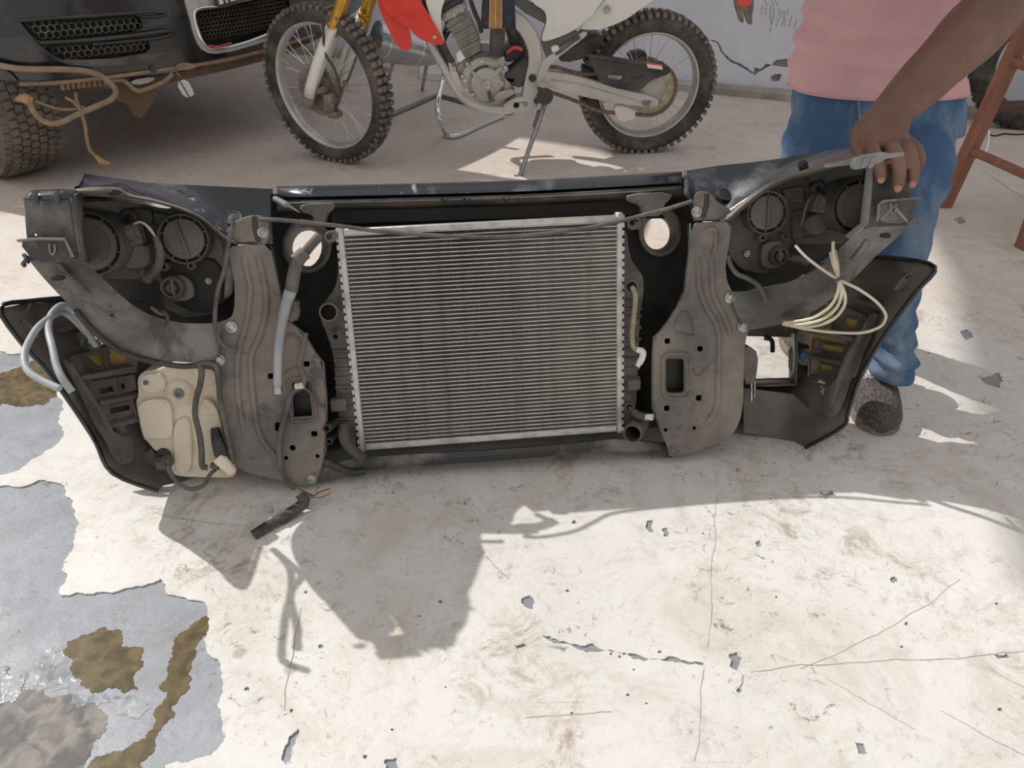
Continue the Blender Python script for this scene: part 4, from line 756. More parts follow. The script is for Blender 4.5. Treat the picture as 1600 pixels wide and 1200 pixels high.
# ---- loom running down the left column to the floor
tube('column_loom', [(478, 520, .055), (473, 545, .058), (468, 570, .06), (476, 590, .06), (470, 605, .062), (456, 615, .06), (448, 640, .056), (440, 670, .052), (436, 700, .052), (440, 735, .052), (452, 757, .05), (462, 763, .05)], .0058, 'hose_dusty', seg=8)
tube('column_loom', [(472, 604, .06), (486, 615, .055), (500, 632, .05), (508, 636, .045)], .003, 'hose_dusty')
tube('connector_tie', [(462, 604, .062), (474, 602, .066)], .007, 'wire_white')
for k in range(5): tube('bare_wire', [(466, 764+k*.5, .075), (484, 773+k, .085), (500, 772-k*1.6+4, .09), (516, 766-k*1.2+3, .09)], .003, 'wire_white' if k % 2 else 'wire_copper', seg=6)
tp = [gnd(468, 772, .035), gnd(474, 786, .02), gnd(450, 804, .012), gnd(424, 819, .010), gnd(396, 836, .008)]
g = G().tube(spline([NF.loc(q) for q in tp], 5), [.010, .013, .0135, .012, .012], 8, flat=.55); mk('taped_loom_end', g, 'tape_dark', nose, smooth=50)
g = G().tube([NF.loc(gnd(448, 805, .0125)), NF.loc(gnd(438, 811, .0125))], .0145, 8, flat=.6); mk('tape_wrap', g, 'hose_dusty', nose)

plate('light_gap_plate', [(124, 300), (200, 306), (300, 330), (372, 384), (366, 500), (330, 512), (250, 505), (190, 470), (126, 420)], -.10, .01, 'black_plastic', rnd=0)  # black plate added behind the left headlight to stop sunlight leaking through
plate('light_gap_plate', [(1340, 246), (1250, 268), (1150, 326), (1130, 345), (1132, 440), (1145, 458), (1240, 440), (1320, 385), (1358, 356), (1362, 262)], -.075, .01, 'black_plastic', rnd=0)  # matching added light stop behind the right headlight
# ================================================================ MOTORCYCLE
mat('tyre', (.035, .033, .031), .8, 0, (.13, .115, .10), 9, (.42, .66), .2, 90)
mat('tyre_dusty', (.10, .09, .08), .85, 0, (.24, .20, .165), 8, (.38, .62), .3, 70)
mat('rim_alu', (.60, .58, .55), .38, .5, (.46, .43, .40), 10, (.45, .7))
mat('spoke', (.72, .70, .66), .3, .8)
mat('gold', (.62, .37, .06), .28, .75, (.50, .28, .04), 20)
mat('white_paint', (.78, .77, .72), .35, 0, (.66, .63, .56), 6, (.5, .75), 0, 1, .5)
mat('red_plastic', (.72, .035, .03), .35, 0, (.80, .07, .05), 5)
mat('frame_silver', (.60, .585, .55), .4, .35, (.48, .46, .42), 8, (.45, .7))
mat('engine_grey', (.33, .315, .29), .5, .3, (.20, .185, .165), 16, (.42, .68), .1, 80)
mat('engine_light', (.50, .48, .44), .45, .35, (.34, .31, .28), 14, (.45, .7))
mat('engine_dark', (.07, .07, .07), .5, .2, (.15, .13, .12), 18)
mat('moto_black', (.03, .031, .031), .5, 0, (.075, .07, .065), 10)
mat('moto_grey', (.10, .105, .10), .55, 0, (.14, .135, .125), 8)
mat('chain_rust', (.20, .12, .08), .6, .4, (.30, .20, .15), 60)
mat('sprocket_gold', (.46, .44, .30), .4, .5, (.34, .31, .20), 20)
mat('disc_steel', (.36, .33, .29), .4, .5, (.25, .21, .17), 20)
mat('caliper', (.27, .225, .18), .6, .2, (.16, .13, .105), 25)
mat('stand_steel', (.33, .35, .36), .3, .8, (.26, .27, .28), 15)
mat('denim_dark', (.025, .03, .05), .8, 0, (.05, .055, .07), 30); mat('tan_leather', (.45, .23, .08), .6, 0, (.36, .17, .05), 20)
mat('silver_can', (.52, .56, .60), .25, .9)
fc, rc = gnd(530, 250), gnd(985, 236)
bu = (rc-fc).normalized(); bn0 = Vector((bu.y, -bu.x, 0)); LEAN = math.radians(5)
BF = Frame((fc+rc)/2, bu, bn0*math.cos(LEAN)-Vector((0, 0, 1))*math.sin(LEAN))
moto = thing('motorcycle', 'red and white off-road motorcycle with gold forks parked by the back wall', 'motorcycle', BF)
def B(x, y, n=0): return BF.p(x, y, n)
def BL(pts, n=0): return BF.pl(pts, n)
BPX = 1/324.
def bplate(name, pts, n, th, m, holes=(), parent=None, rnd=1, bevel=.003, **k):
    return mk(name, G().prism(chaikin(BL(pts, n), rnd) if rnd else BL(pts, n), th, [BL(h, n) for h in holes]), m, parent or moto, smooth=45, bevel=bevel, **k)
def btube(name, pts, r, m, parent=None, seg=10, k=6, **kw): return mk(name, G().tube(spline(BL(pts), k), r, seg), m, parent or moto, smooth=60, **kw)
def bcyl(name, x, y, n, r, h, m, parent=None, seg=24, prof=None):
    p = prof or [(r, -h), (r, -.004), (r*.94, 0), (0, 0)]
    return mk(name, G().lathe(B(x, y, n), (0, 0, 1), p, seg), m, parent or moto, smooth=40)
def wheel(name, C, axis, R, w, rim_r, knob, hubs, nspoke):
    axis = axis.normalized(); x = Vector((0, 1, 0)); x = (x-axis*x.dot(axis)).normalized(); y = axis.cross(x)
    e = bpy.data.objects.new(name, None); link(e, moto)
    RM = Matrix((x, y, axis)).transposed().to_4x4(); RM.translation = C; e.matrix_local = RM
    tr = R-knob
    prof = [(rim_r, -w*.36), (rim_r+.012, -w*.46), ((rim_r+tr)/2+.004, -w*.52), (tr-.012, -w*.47), (tr-.003, -w*.33), (tr, 0), (tr-.003, w*.33), (tr-.012, w*.47), ((rim_r+tr)/2+.004, w*.52), (rim_r+.012, w*.46), (rim_r, w*.36)]
    mk('tyre', G().lathe((0, 0, 0), (0, 0, 1), prof, 64), 'tyre', e, smooth=60)
    g = G(); N = int(2*math.pi*R/.036)
    for k in range(N):
        a = 2*math.pi*k/N; rad_ = Vector((math.cos(a), math.sin(a), 0)); tan = Vector((-math.sin(a), math.cos(a), 0))
        for (zo, wz, ln, ri) in (((-.20, .30, .022, 0), (.20, .30, .022, 0), (-.44, .14, .017, -.006), (.44, .14, .017, -.006)) if k % 2 else ((0, .28, .022, 0), (-.36, .20, .02, -.003), (.36, .20, .02, -.003))):
            c = rad_*(tr+ri+knob*.5-.002)+Vector((0, 0, zo*w)); R3 = Matrix((rad_, tan, Vector((0, 0, 1)))).transposed()
            g.box(c, (knob+.006, ln, wz*w), R3)
    mk('tread_knobs', g, 'tyre_dusty', e, smooth=0, bevel=.0015, kind='stuff')
    mk('rim', G().lathe((0, 0, 0), (0, 0, 1), [(rim_r+.004, -w*.36), (rim_r+.007, -w*.33), (rim_r-.006, -w*.30), (rim_r-.012, -w*.18), (rim_r-.016, 0), (rim_r-.012, w*.18), (rim_r-.006, w*.30), (rim_r+.007, w*.33), (rim_r+.004, w*.36)], 64), 'rim_alu', e, smooth=50, solid=.003)
    mk('hub', G().lathe((0, 0, 0), (0, 0, 1), [(.008, -hubs), (.034, -hubs), (.036, -hubs+.008), (.022, -hubs+.016), (.020, 0), (.022, hubs-.016), (.036, hubs-.008), (.034, hubs), (.008, hubs)], 24), 'engine_light', e, smooth=40)
    sp = None
    for k in range(nspoke):
        s = 1 if k % 2 else -1; a = 2*math.pi*k/nspoke; d = .42*(1 if (k//2) % 2 else -1)
        if sp is None or True:
            p0 = Vector((math.cos(a+d)*.033, math.sin(a+d)*.033, s*(hubs-.006))); p1 = Vector((math.cos(a)*(rim_r-.012), math.sin(a)*(rim_r-.012), s*.006))
            pn = p1+(p0-p1).normalized()*.016
            mk('spoke', G().tube([p0, p1], .0016, 5).tube([p1, pn], .0028, 5), 'spoke', e, smooth=60)
    return e
rwc = B(1011, 130); rwc.y = .325
rw = wheel('rear_wheel', rwc, Vector((0, 0, 1)), .327, .115, .242, .014, .05, 32)
ST = math.radians(35)
fax = Vector((-math.sin(ST), 0, math.cos(ST)))
fwc = B(510, 127); fwc.y = .350
fw = wheel('front_wheel', fwc, fax, .350, .085, .278, .013, .048, 36)
# front brake disc (in the wheel's own axes) with holes round the edge
dg = G()
op = [((.118 if k % 4 < 2 else .112)*math.cos(2*math.pi*k/48), (.118 if k % 4 < 2 else .112)*math.sin(2*math.pi*k/48), .062) for k in range(48)]
hl = [[(.106*math.cos(a)+.005*math.cos(b), .106*math.sin(a)+.005*math.sin(b), .062) for b in [2*math.pi*j/7 for j in range(7)]] for a in [2*math.pi*k/24 for k in range(24)]]
dg.prism(op, .004, hl + [[(.05*math.cos(2*math.pi*k/20), .05*math.sin(2*math.pi*k/20), .062) for k in range(20)]]); mk('brake_disc', dg, 'disc_steel', fw)
mk('disc_cover', G().lathe((0, 0, .066), (0, 0, 1), [(.095, 0), (.094, .006), (.05, .010), (.03, .012), (0, .012)], 32), 'caliper', fw, smooth=40)
cg = G()
for k in range(22):
    a = 2*math.pi*k/22; cg.bar(Vector((math.cos(a)*.045, math.sin(a)*.045, .0755)), Vector((math.cos(a+.35)*.09, math.sin(a+.35)*.09, .0735)), .004, .004)
mk('cover_vents', cg, 'disc_steel', fw, kind='stuff')
# forks follow the steering axis
sdv = Vector((.44, .898, 0)).normalized(); side = fax
def fork_pt(t, s, off=0): return fwc + side*s + sdv*t + Vector((-.025, 0, 0))*off
for s in (.105, -.105):
    f0 = bpy.data.objects.new('fork_leg', None); link(f0, moto)
    a = fwc+side*s
    mk('fork_tube', G().tube([a+sdv*.30, a+sdv*.80], .027, 18), 'gold', f0, smooth=50)
    mk('fork_collar', G().lathe(a+sdv*.268, sdv, [(.026, 0), (.031, .004), (.031, .022), (.028, .026), (.030, .030), (.030, .046), (.027, .050)], 20), 'gold', f0, smooth=40)
    mk('fork_slider', G().tube([a-sdv*.02, a+sdv*.27], .021, 14), 'white_paint', f0, smooth=50)
    mk('axle_clamp', G().box(a-sdv*.03, (.05, .09, .04), sdv.to_track_quat('Y', 'Z').to_matrix()), 'caliper', f0, bevel=.008)
    # guard: curved shield in front of the slider
    fwd = side.cross(sdv).normalized(); fwd = fwd if fwd.x < 0 else -fwd; out = side*(1 if s > 0 else -1)
    rows = []
    for t, wd in ((-.015, .030), (.04, .044), (.14, .052), (.22, .048), (.29, .036), (.33, .014)):
        rows.append([a+sdv*t+fwd*(.034*math.cos(q))+out*(wd*math.sin(q)) for q in [math.radians(z) for z in range(-100, 151, 25)]])
    mk('fork_guard', G().grid(rows), 'white_paint', f0, smooth=60, solid=.003)
axg = G().tube([fwc-side*.13, fwc+side*.13], .011, 14); mk('axle', axg, 'bolt_steel', moto)
cc = fwc+side*.085; bk = Vector((1, 0, 0)); bk = (bk-side*bk.dot(side)).normalized()
g = G(); R3 = Matrix((bk, side.cross(bk), side)).transposed()
g.box(cc+bk*.085-Vector((0, .035, 0)), (.05, .085, .055), R3); g.box(cc+bk*.10-Vector((0, .085, 0)), (.06, .03, .06), R3); mk('brake_caliper', g, 'caliper', moto, bevel=.010)
mk('caliper_arm', G().bar(cc+side*.02, cc+side*.02+bk*.09+Vector((0, .03, 0)), .025, .02), 'caliper', moto, bevel=.004)
mk('brake_hose', G().tube(spline([cc+bk*.11-Vector((0, .06, 0)), cc+bk*.15+Vector((0, .02, 0)), cc+bk*.13+Vector((0, .12, 0)), cc+bk*.09+Vector((0, .19, 0)), cc+bk*.12+Vector((0, .40, 0))]), .006, 8), 'moto_black', moto, smooth=60)
hd = fwc+sdv*.66; mk('triple_clamp', G().bar(hd-side*.13, hd+side*.13, .07, .04), 'moto_black', moto, bevel=.006)
hb = fwc+sdv*.86; mk('handlebar', G().tube(spline([hb-side*.40+Vector((.08, .06, 0)), hb-side*.16+Vector((0, .06, 0)), hb-side*.06, hb+side*.06, hb+side*.16+Vector((0, .06, 0)), hb+side*.40+Vector((.08, .06, 0))]), .012, 10), 'moto_black', moto)
mfr = []
for t in range(9):
    q = math.radians(50+t*11); c0 = fwc+Vector((math.cos(q)*.50, math.sin(q)*.20+.52, 0)); mfr.append([c0+side*w_+Vector((0, -abs(w_)*.3, 0)) for w_ in (-.07, -.035, 0, .035, .07)])
mk('front_mudguard', G().grid(mfr), 'red_plastic', moto, solid=.003)
# red shrouds and white panels
def shell(name, pts, n, m, parent=None, th=.012, holes=(), bulge=.02):
    o = bplate(name, pts, n, th, m, holes, parent, rnd=2, bevel=.005); return o
shell('radiator_shroud', [(588, -30), (590, 6), (598, 28), (608, 48), (617, 66), (626, 77), (636, 79.5), (644, 75), (643, 60), (639, 46), (625, 20), (650, -30)], .135, 'red_plastic')
shell('radiator_shroud', [(589, -30), (660, -30), (656, 0), (662, 10), (680, 40), (695, 66), (691, 71), (668, 67), (650, 57), (640, 45), (615, 28), (597, 14)], .165, 'red_plastic')
bcyl('shroud_bolt', 679, 58, .170, .009, .01, 'bolt_steel')
shell('tank_panel', [(654, -60), (720, -60), (694, 2), (689, 18), (689, 46), (696, 68), (690, 62), (668, 20)], .150, 'white_paint')
shell('side_panel', [(812, -20), (835, 8), (852, 17), (855, 34), (846, 58), (848, 67), (880, 56), (902, 45), (930, 20), (953, -20)], .150, 'white_paint')
bplate('inner_panel', [(795, -20), (812, -4), (852, 16), (855, 36), (846, 60), (848, 75), (856, 96), (900, 62), (906, 48), (880, 52), (800, 10)], .130, .04, 'moto_grey')
shell('tail_panel', [(903, 45), (926, 22), (948, 0), (962, -20), (1050, -20), (1018, 2), (998, 16), (977, 32), (942, 45), (922, 47)], .125, 'white_paint')
bcyl('panel_bolt', 949, 15, .133, .014, .01, 'bolt_steel', prof=[(.016, -.01), (.016, .002), (.010, .004), (.009, .001), (0, .001)])
# seat, tank and tail above the frame edge
tr_ = []
for u, v, w, h in ((-.42, .86, .05, .05), (-.36, .94, .11, .11), (-.22, .99, .14, .14), (-.05, .96, .12, .12), (.10, .93, .10, .08), (.40, .93, .11, .06), (.62, .96, .09, .05), (.78, .99, .05, .03)):
    tr_.append([Vector((u, v+h*math.sin(a), w*math.cos(a))) for a in [2*math.pi*k/14 for k in range(14)]])
mk('fuel_tank_and_seat', G().loft(tr_), 'moto_black', moto, smooth=60)
tg_ = []
for u, v, w in ((.38, .86, .09), (.60, .88, .10), (.85, .93, .09), (1.02, .92, .07)): tg_.append([Vector((u, v+.03-abs(z)*.25, z*w*10)) for z in (-.1, -.05, 0, .05, .1)])
mk('rear_mudguard', G().grid(tg_), 'white_paint', moto, solid=.004)
# plate bracket hanging behind the rear wheel, with a round red reflector
g = G().prism(chaikin(BL([(1146, -30), (1180, -30), (1178, 10), (1175, 26), (1176, 36), (1172, 39.5), (1168, 36), (1164, 22), (1162, 14), (1161, 22), (1163, 34), (1160, 36.5), (1157, 34), (1152, 20), (1148, 6)], .02), 1), .02); mk('plate_bracket', g, mat('bracket_brown', (.13, .11, .095), .5, 0, (.22, .19, .16), 20), moto, bevel=.003)
bcyl('reflector', 1164, -1, .024, .036, .004, mat('reflector_red', (.75, .10, .08), .3))
btube('mudguard_stay', [(1160, -20, .015), (1120, -70, .0), (1060, -85, 0)], .012, 'moto_black')
# frame
btube('down_tube', [(655, 20, .07), (668, 58, .075), (676, 75, .08), (697, 112, .085), (712, 140, .09), (727, 156, .095), (748, 167, .10), (775, 171, .105), (800, 172, .105)], .0185, 'frame_silver', seg=14)
btube('down_tube', [(655, 20, -.05), (676, 72, -.06), (697, 108, -.08), (716, 140, -.10), (745, 162, -.10), (800, 168, -.10)], .017, 'frame_silver', seg=12)
bplate('frame_spar', [(797, 12), (818, 24), (836, 44), (846, 68), (848, 96), (842, 128), (838, 148), (842, 164), (836, 172), (816, 170), (815, 158), (821, 122), (827, 96), (824, 74), (814, 54), (796, 36)], .120, .05, 'frame_silver', bevel=.010)
bplate('frame_spar', [(797, 12), (846, 68), (848, 96), (838, 148), (815, 158), (827, 96), (814, 54), (796, 36)], -.09, .04, 'frame_silver', bevel=.008)
bcyl('pivot_bolt', 832, 122, .123, .014, .01, 'moto_black', prof=[(.017, -.01), (.017, .003), (.012, .006), (.009, .002), (0, .002)])
bplate('peg_mount', [(786, 164), (806, 152), (822, 152), (838, 160), (838, 172), (806, 176), (788, 176)], .125, .06, 'frame_silver', [circ(807, 165, 5, 12)], bevel=.006)
bcyl('peg_hole', 807, 165, .10, .02, .01, 'black'); bcyl('mount_bolt', 821, 163, .128, .012, .008, 'engine_grey')
btube('foot_peg', [(838, 158, .12), (846, 154, .17), (852, 152, .21)], .014, 'moto_black'); bcyl('peg_pad', 852, 152, .225, .036, .02, 'moto_black')
btube('side_stand', [(852, 158, .15), (842, 190, .20), (826, 235, .27), (812, 277, .33)], [.013, .011, .011, .011], 'stand_steel'); mk('stand_foot', G().box(B(811, 277, .335), (.05, .012, .035)), 'stand_steel', moto, bevel=.003)
btube('stand_spring', [(842, 172, .165), (838, 186, .19), (834, 199, .21)], .008, 'chain_rust', seg=8)
# engine
bplate('crankcase', [(712, 104), (728, 92), (760, 78), (786, 84), (790, 128), (806, 142), (803, 152), (766, 162), (742, 158), (722, 138)], .075, .19, 'engine_grey', bevel=.012)
bcyl('clutch_cover', 760, 131, .10, .112, .04, 'engine_light', prof=[(.118, -.03), (.118, -.004), (.110, .003), (.085, .005), (.082, -.004), (.066, -.004)], seg=40)
bcyl('flywheel_cover', 760, 131, .112, .062, .02, 'engine_light', prof=[(.070, -.02), (.068, .002), (.060, .006), (.026, .006), (.024, .010), (0, .011)], seg=36)
bcyl('timing_cap', 760, 133, .127, .022, .004, 'bolt_steel'); bcyl('filler_cap', 782, 131, .118, .016, .02, 'bolt_steel', seg=6)
bcyl('upper_case_cover', 772, 98, .095, .052, .02, 'engine_light')
g = G().prism(chaikin(BL([(733, 92), (762, 78), (770, 92), (762, 108), (740, 116)], .098), 1), .02); mk('case_cover', g, 'engine_dark', moto, bevel=.004)
mk('cover_rib', G().bar(B(738, 112, .108), B(748, 122, .112), .014, .02), 'engine_light', moto, bevel=.003); mk('cover_rib', G().bar(B(770, 120, .112), B(784, 104, .108), .020, .02), 'engine_light', moto, bevel=.003)
bplate('cylinder', [(690, 38), (731, 16), (757, 76), (733, 92), (726, 92), (708, 52)], .085, .17, 'engine_grey', bevel=.006)
for k in range(4):
    t = .18+k*.2; a = Vector((691+(728-691)*t, 40+(90-40)*t)); b = Vector((731+(757-731)*t, 16+(76-16)*t)); mk('cylinder_fin', G().bar(B(a.x, a.y, .09), B(b.x, b.y, .09), .005, .016), 'engine_light', moto, bevel=.002)
bplate('cylinder_head', [(688, 24), (727, 2), (733, 16), (691, 38)], .10, .20, 'engine_light', bevel=.008)
bplate('head_cover', [(690, 12), (720, -12), (728, 2), (689, 24)], .09, .18, 'engine_dark', bevel=.010)
for x, y in ((696, 30), (709, 24), (722, 16)): bcyl('head_bolt', x, y, .105, .010, .01, 'bolt_steel', seg=8)
for x, y in ((730, 100), (722, 120), (734, 104), (726, 126), (772, 82), (783, 88), (753, 96), (790, 106), (738, 148), (729, 140), (768, 155)): bcyl('case_bolt', x, y, .11, .009, .014, 'bolt_steel', seg=8)
btube('shift_shaft', [(764, 145, .11), (766, 152, .16), (767, 155, .18)], .010, 'engine_dark'); bplate('shift_lever', [(770, 150), (786, 142), (804, 140), (806, 146), (792, 154), (774, 160)], .13, .02, 'engine_light', bevel=.005)
bplate('oil_cover', [(712, 105), (722, 96), (732, 108), (734, 128), (726, 134), (716, 122)], .08, .04, 'engine_light', bevel=.008)
bplate('engine_cradle', [(700, 96), (712, 108), (724, 136), (738, 150), (734, 156), (716, 140), (704, 118)], .10, .012, 'frame_silver', [circ(709, 108, 3, 8), circ(727, 140, 3, 8)], bevel=.003)
bplate('sprocket_cover', [(785, 116), (800, 108), (822, 86), (828, 98), (822, 120), (815, 140), (800, 134), (790, 126)], .11, .08, 'moto_black', bevel=.008)
bplate('throttle_body', [(788, 78), (800, 70), (818, 72), (822, 84), (804, 96), (788, 98)], .06, .12, 'moto_black', bevel=.01)
btube('fuel_line', [(792, 82, .08), (804, 74, .09), (816, 78, .09)], .008, 'reflector_red' if False else M['reflector_red']); btube('cable', [(735, 0, .09), (742, 20, .10), (748, 34, .10), (752, 50, .09)], .010, 'moto_black')
btube('shock_absorber', [(800, 40, 0), (812, 80, 0), (830, 120, 0)], .035, 'engine_dark', seg=16)
btube('exhaust_header', [(700, 44, .0), (688, 70, .03), (694, 100, .03), (706, 122, -.02), (730, 128, -.10)], .020, 'engine_dark', seg=12)
for k, x in enumerate((700, 706)): btube('radiator_pipe', [(688+k*4, 66, .09), (696+k*5, 84, .09), (704+k*4, 96, .08)], .009, 'moto_black')
bplate('engine_radiator', [(655, -10), (688, 4), (690, 70), (668, 40)], .06, .04, 'engine_dark')
# swingarm, chain, rear brake
bplate('swingarm', [(846, 112), (858, 112), (902, 119), (962, 136), (1028, 154), (1030, 164), (1022, 170), (998, 167), (936, 157), (886, 145), (848, 132)], .125, .035, 'frame_silver', bevel=.007)
mk('swingarm_crease', G().rib(spline(BL([(860, 124, .126), (905, 131, .126), (960, 147, .126), (1005, 160, .126)]), 4), .006, .003), 'engine_light', moto)
bplate('swingarm', [(846, 112), (902, 119), (1028, 154), (1022, 170), (936, 157), (848, 132)], -.09, .035, 'frame_silver', bevel=.007)
bplate('axle_block', [(1003, 156), (1018, 158), (1026, 168), (1004, 166)], .13, .02, 'engine_grey'); bcyl('axle_nut', 1018, 163, .14, .014, .02, 'bolt_steel', seg=6)
sc_ = rwc+Vector((0, 0, .085)); sg_ = G(); NTe = 46
outl = [((.118 if k % 2 else .110)*math.cos(2*math.pi*k/(NTe*2)), (.118 if k % 2 else .110)*math.sin(2*math.pi*k/(NTe*2)), 0) for k in range(NTe*2)]
sg_.prism([Vector(q)+sc_ for q in outl], .007, [[sc_+Vector((.070*math.cos(2*math.pi*k/24), .070*math.sin(2*math.pi*k/24), 0)) for k in range(24)]] + [[sc_+Vector((.092*math.cos(a)+.012*math.cos(a+1.57)*math.cos(b)+.006*math.cos(a)*math.sin(b), .092*math.sin(a)+.012*math.sin(a+1.57)*math.cos(b)+.006*math.sin(a)*math.sin(b), 0)) for b in [2*math.pi*j/10 for j in range(10)]] for a in (.6, 2.2, 3.8, 5.4)])
mk('sprocket', sg_, 'sprocket_gold', moto, smooth=30)
for a in range(6): mk('sprocket_bolt', G().lathe(sc_+Vector((.080*math.cos(a*1.047+.2), .080*math.sin(a*1.047+.2), .001)), (0, 0, 1), [(.008, 0), (.007, .005), (0, .005)], 8), 'sprocket_gold', moto)
mk('sprocket_carrier', G().lathe(sc_, (0, 0, 1), [(.072, -.03), (.072, -.002), (.05, .006), (.03, .012), (0, .012)], 28), 'engine_light', moto, smooth=40)
# chain: upper run, round the sprocket, lower run
fs = B(806, 118, .085); path = [fs+Vector((0, .035, 0)), B(866, 105, .085), B(930, 117, .085)]
arc = [sc_+Vector((.118*math.cos(a), .118*math.sin(a), 0)) for a in [math.radians(100-q*14) for q in range(15)]]
full = spline([fs+Vector((.0, .03, 0)), B(862, 104, .085), B(920, 116, .085)] + arc[1:] + [B(940, 174, .085), B(905, 160, .085), B(866, 146, .085), fs-Vector((0, .03, 0))], 6)
acc = 0; links = []; last = full[0]
cg = G(); prev = full[0]; dist = 0
pts = [full[0]]
for q in full[1:]:
    seg_ = q-pts[-1]
    while seg_.length > .0155:
        pts.append(pts[-1]+seg_.normalized()*.0155); seg_ = q-pts[-1]
for i in range(len(pts)-1):
    d = (pts[i+1]-pts[i]).normalized(); n_ = Vector((-d.y, d.x, 0)); R3 = Matrix((d, n_, Vector((0, 0, 1)))).transposed()
    for z in ((.007, -.007) if i % 2 else (.0045, -.0045)): cg.box((pts[i]+pts[i+1])/2+Vector((0, 0, z)), (.021, .014, .0022), R3)
    cg.lathe(pts[i]-Vector((0, 0, .0085)), (0, 0, 1), [(0, 0), (.004, 0), (.004, .017), (0, .017)], 6)
mk('drive_chain', cg, 'chain_rust', moto, smooth=0, kind='stuff')
bplate('chain_guard', [(917, 86), (940, 92), (1000, 100), (1047, 107), (1048, 113), (1040, 118), (1016, 126), (1002, 141), (986, 142), (960, 138), (936, 128), (926, 104)], .145, .012, 'moto_black', [[(950, 117), (976, 119), (970, 126), (951, 123)], [(985, 120), (1008, 118), (990, 127), (980, 128)]], bevel=.003)
bplate('guard_top', [(914, 84), (1000, 97), (1046, 104), (1047, 109), (1000, 103), (917, 90)], .155, .03, 'moto_black', bevel=.003)
bplate('guard_sticker', [(1010, 99), (1034, 103), (1036, 109), (1012, 106)], .157, .002, 'white_paint', rnd=0, bevel=0); bplate('guard_sticker', [(1009, 97), (1034, 101), (1034, 103), (1010, 100)], .158, .002, 'red_plastic', rnd=0, bevel=0)
bplate('chain_guide', [(958, 164), (978, 166), (992, 172), (994, 186), (974, 192), (964, 186)], .10, .03, 'white_paint', bevel=.006)
bplate('rear_caliper', [(978, 84), (1008, 78), (1014, 94), (990, 100)], -.07, .05, 'engine_dark', bevel=.008); mk('rear_disc', G().lathe(rwc+Vector((0, 0, -.065)), (0, 0, 1), [(.11, 0), (.11, .004), (.05, .004)], 32), 'disc_steel', moto)
bplate('subframe_strut', [(846, 96), (852, 92), (908, 52), (917, 50), (918, 56), (862, 98), (852, 118), (842, 136), (838, 130)], .135, .02, 'frame_silver', bevel=.004)
bplate('brake_reservoir', [(860, 74), (872, 70), (876, 80), (864, 84)], .145, .02, 'white_paint'); btube('reservoir_hose', [(868, 84, .14), (878, 78, .145), (896, 64, .145), (906, 58, .14)], .008, 'engine_dark')
bplate('silencer', [(868, 86), (898, 72), (930, 54), (944, 56), (944, 70), (920, 90), (880, 100)], .06, .10, 'moto_black', bevel=.02)
bplate('inner_mudguard', [(906, 52), (940, 52), (938, 76), (924, 88), (908, 84)], .05, .10, 'moto_black', bevel=.01)
# ---- dark cloth with a tan stripe hanging over the engine
cl = thing('hanging_cloth', 'dark blue cloth with a tan leather stripe hanging over the motorcycle engine', 'cloth', BF)
def cloth(xs_, ys_, n, bul):
    rows = []
    for y in ys_: rows.append([B(x+(y-20)*.02*((x-782)/10), y, n+bul*math.sin(math.pi*(i/(len(xs_)-1)))+.004*math.sin(y*.3+i)) for i, x in enumerate(xs_)])
    return G().grid(rows)
mk('cloth_body', cloth([752, 758, 765, 773, 782, 791, 799, 805], [-70, -40, -20, 0, 12, 24, 36, 45], .20, .02), 'denim_dark', cl, solid=.004, smooth=60)
mk('leather_stripe', cloth([764, 768, 775, 782, 785], [-70, -40, -20, 0, 12, 24, 36, 45], .222, .006), 'tan_leather', cl, solid=.004, smooth=60)
for x in (766, 774.5, 783.5): mk('stitching', G().tube(BL([(x, -60, .229), (x, 0, .230), (x-.3, 44, .229)]), .0012, 4), 'cream_tube', cl)
bcyl('cloth_tube', 776, 66, .15, .03, .01, 'engine_dark') if False else btube('starter_motor', [(778, 46, .13), (777, 62, .14), (776, 84, .12)], .033, 'engine_dark', seg=20)
# ---- silver canister and chromed tube stand behind the motorcycle
CB = BF.loc((0, 0, 0))
def wY(x, y, Y): return at(x, y, Y)
can = thing('exhaust_canister', 'silver metal canister lying behind the red fairing of the motorcycle', 'canister', loc=wY(632, 66, 4.35))
ax0, ax1 = wY(584, 58, 4.25)-can.location, wY(690, 84, 4.45)-can.location; dd = ax1-ax0
mk('canister_shell', G().lathe(ax0, dd, [(0, 0), (.05, 0), (.082, .014), (.088, .03), (.088, dd.length*.62), (.078, dd.length*.8), (.05, dd.length), (0, dd.length)], 28), 'silver_can', can, smooth=40)
for t in (.16, .62): mk('weld_band', G().lathe(ax0+dd*t, dd, [(.0885, -.006), (.0905, 0), (.0885, .006)], 28), 'chrome', can, smooth=40)
for q in ((608, 104), (660, 100)): mk('canister_leg', G().tube([wY(q[0]+10, q[1]-18, 4.32)-can.location, gnd(q[0]-6 if q[0] < 640 else q[0], 138, .006)-can.location], .011, 8), 'stand_steel', can)
stg = thing('tube_stand', 'bent chromed steel tube stand lying on the floor under the motorcycle', 'stand', loc=gnd(700, 180))
def stube(pts, r=.0135, m='stand_steel'):
    return mk('stand_tube', G().tube(spline([q-stg.location for q in pts], 6), r, 10), m, stg, smooth=60)
stube([gnd(607, 181, .0136), gnd(645, 165, .0136), gnd(684, 148, .0136)]); stube([gnd(684, 148, .0136), gnd(712, 156, .0136), gnd(760, 168, .0136), gnd(800, 176, .0136)])
stube([at(699, 96, 4.1), at(693, 122, 4.1), at(686, 150, 4.02), at(684, 168, 3.98), at(688, 190, 3.95), gnd(696, 208, .016), gnd(704, 213, .0142), gnd(720, 210, .0142), gnd(750, 196, .0142), gnd(786, 181, .0142)], .0135, 'chrome')
pl = thing('floor_board', 'pale flat board lying on the floor behind the motorcycle engine', 'board', loc=gnd(680, 106))
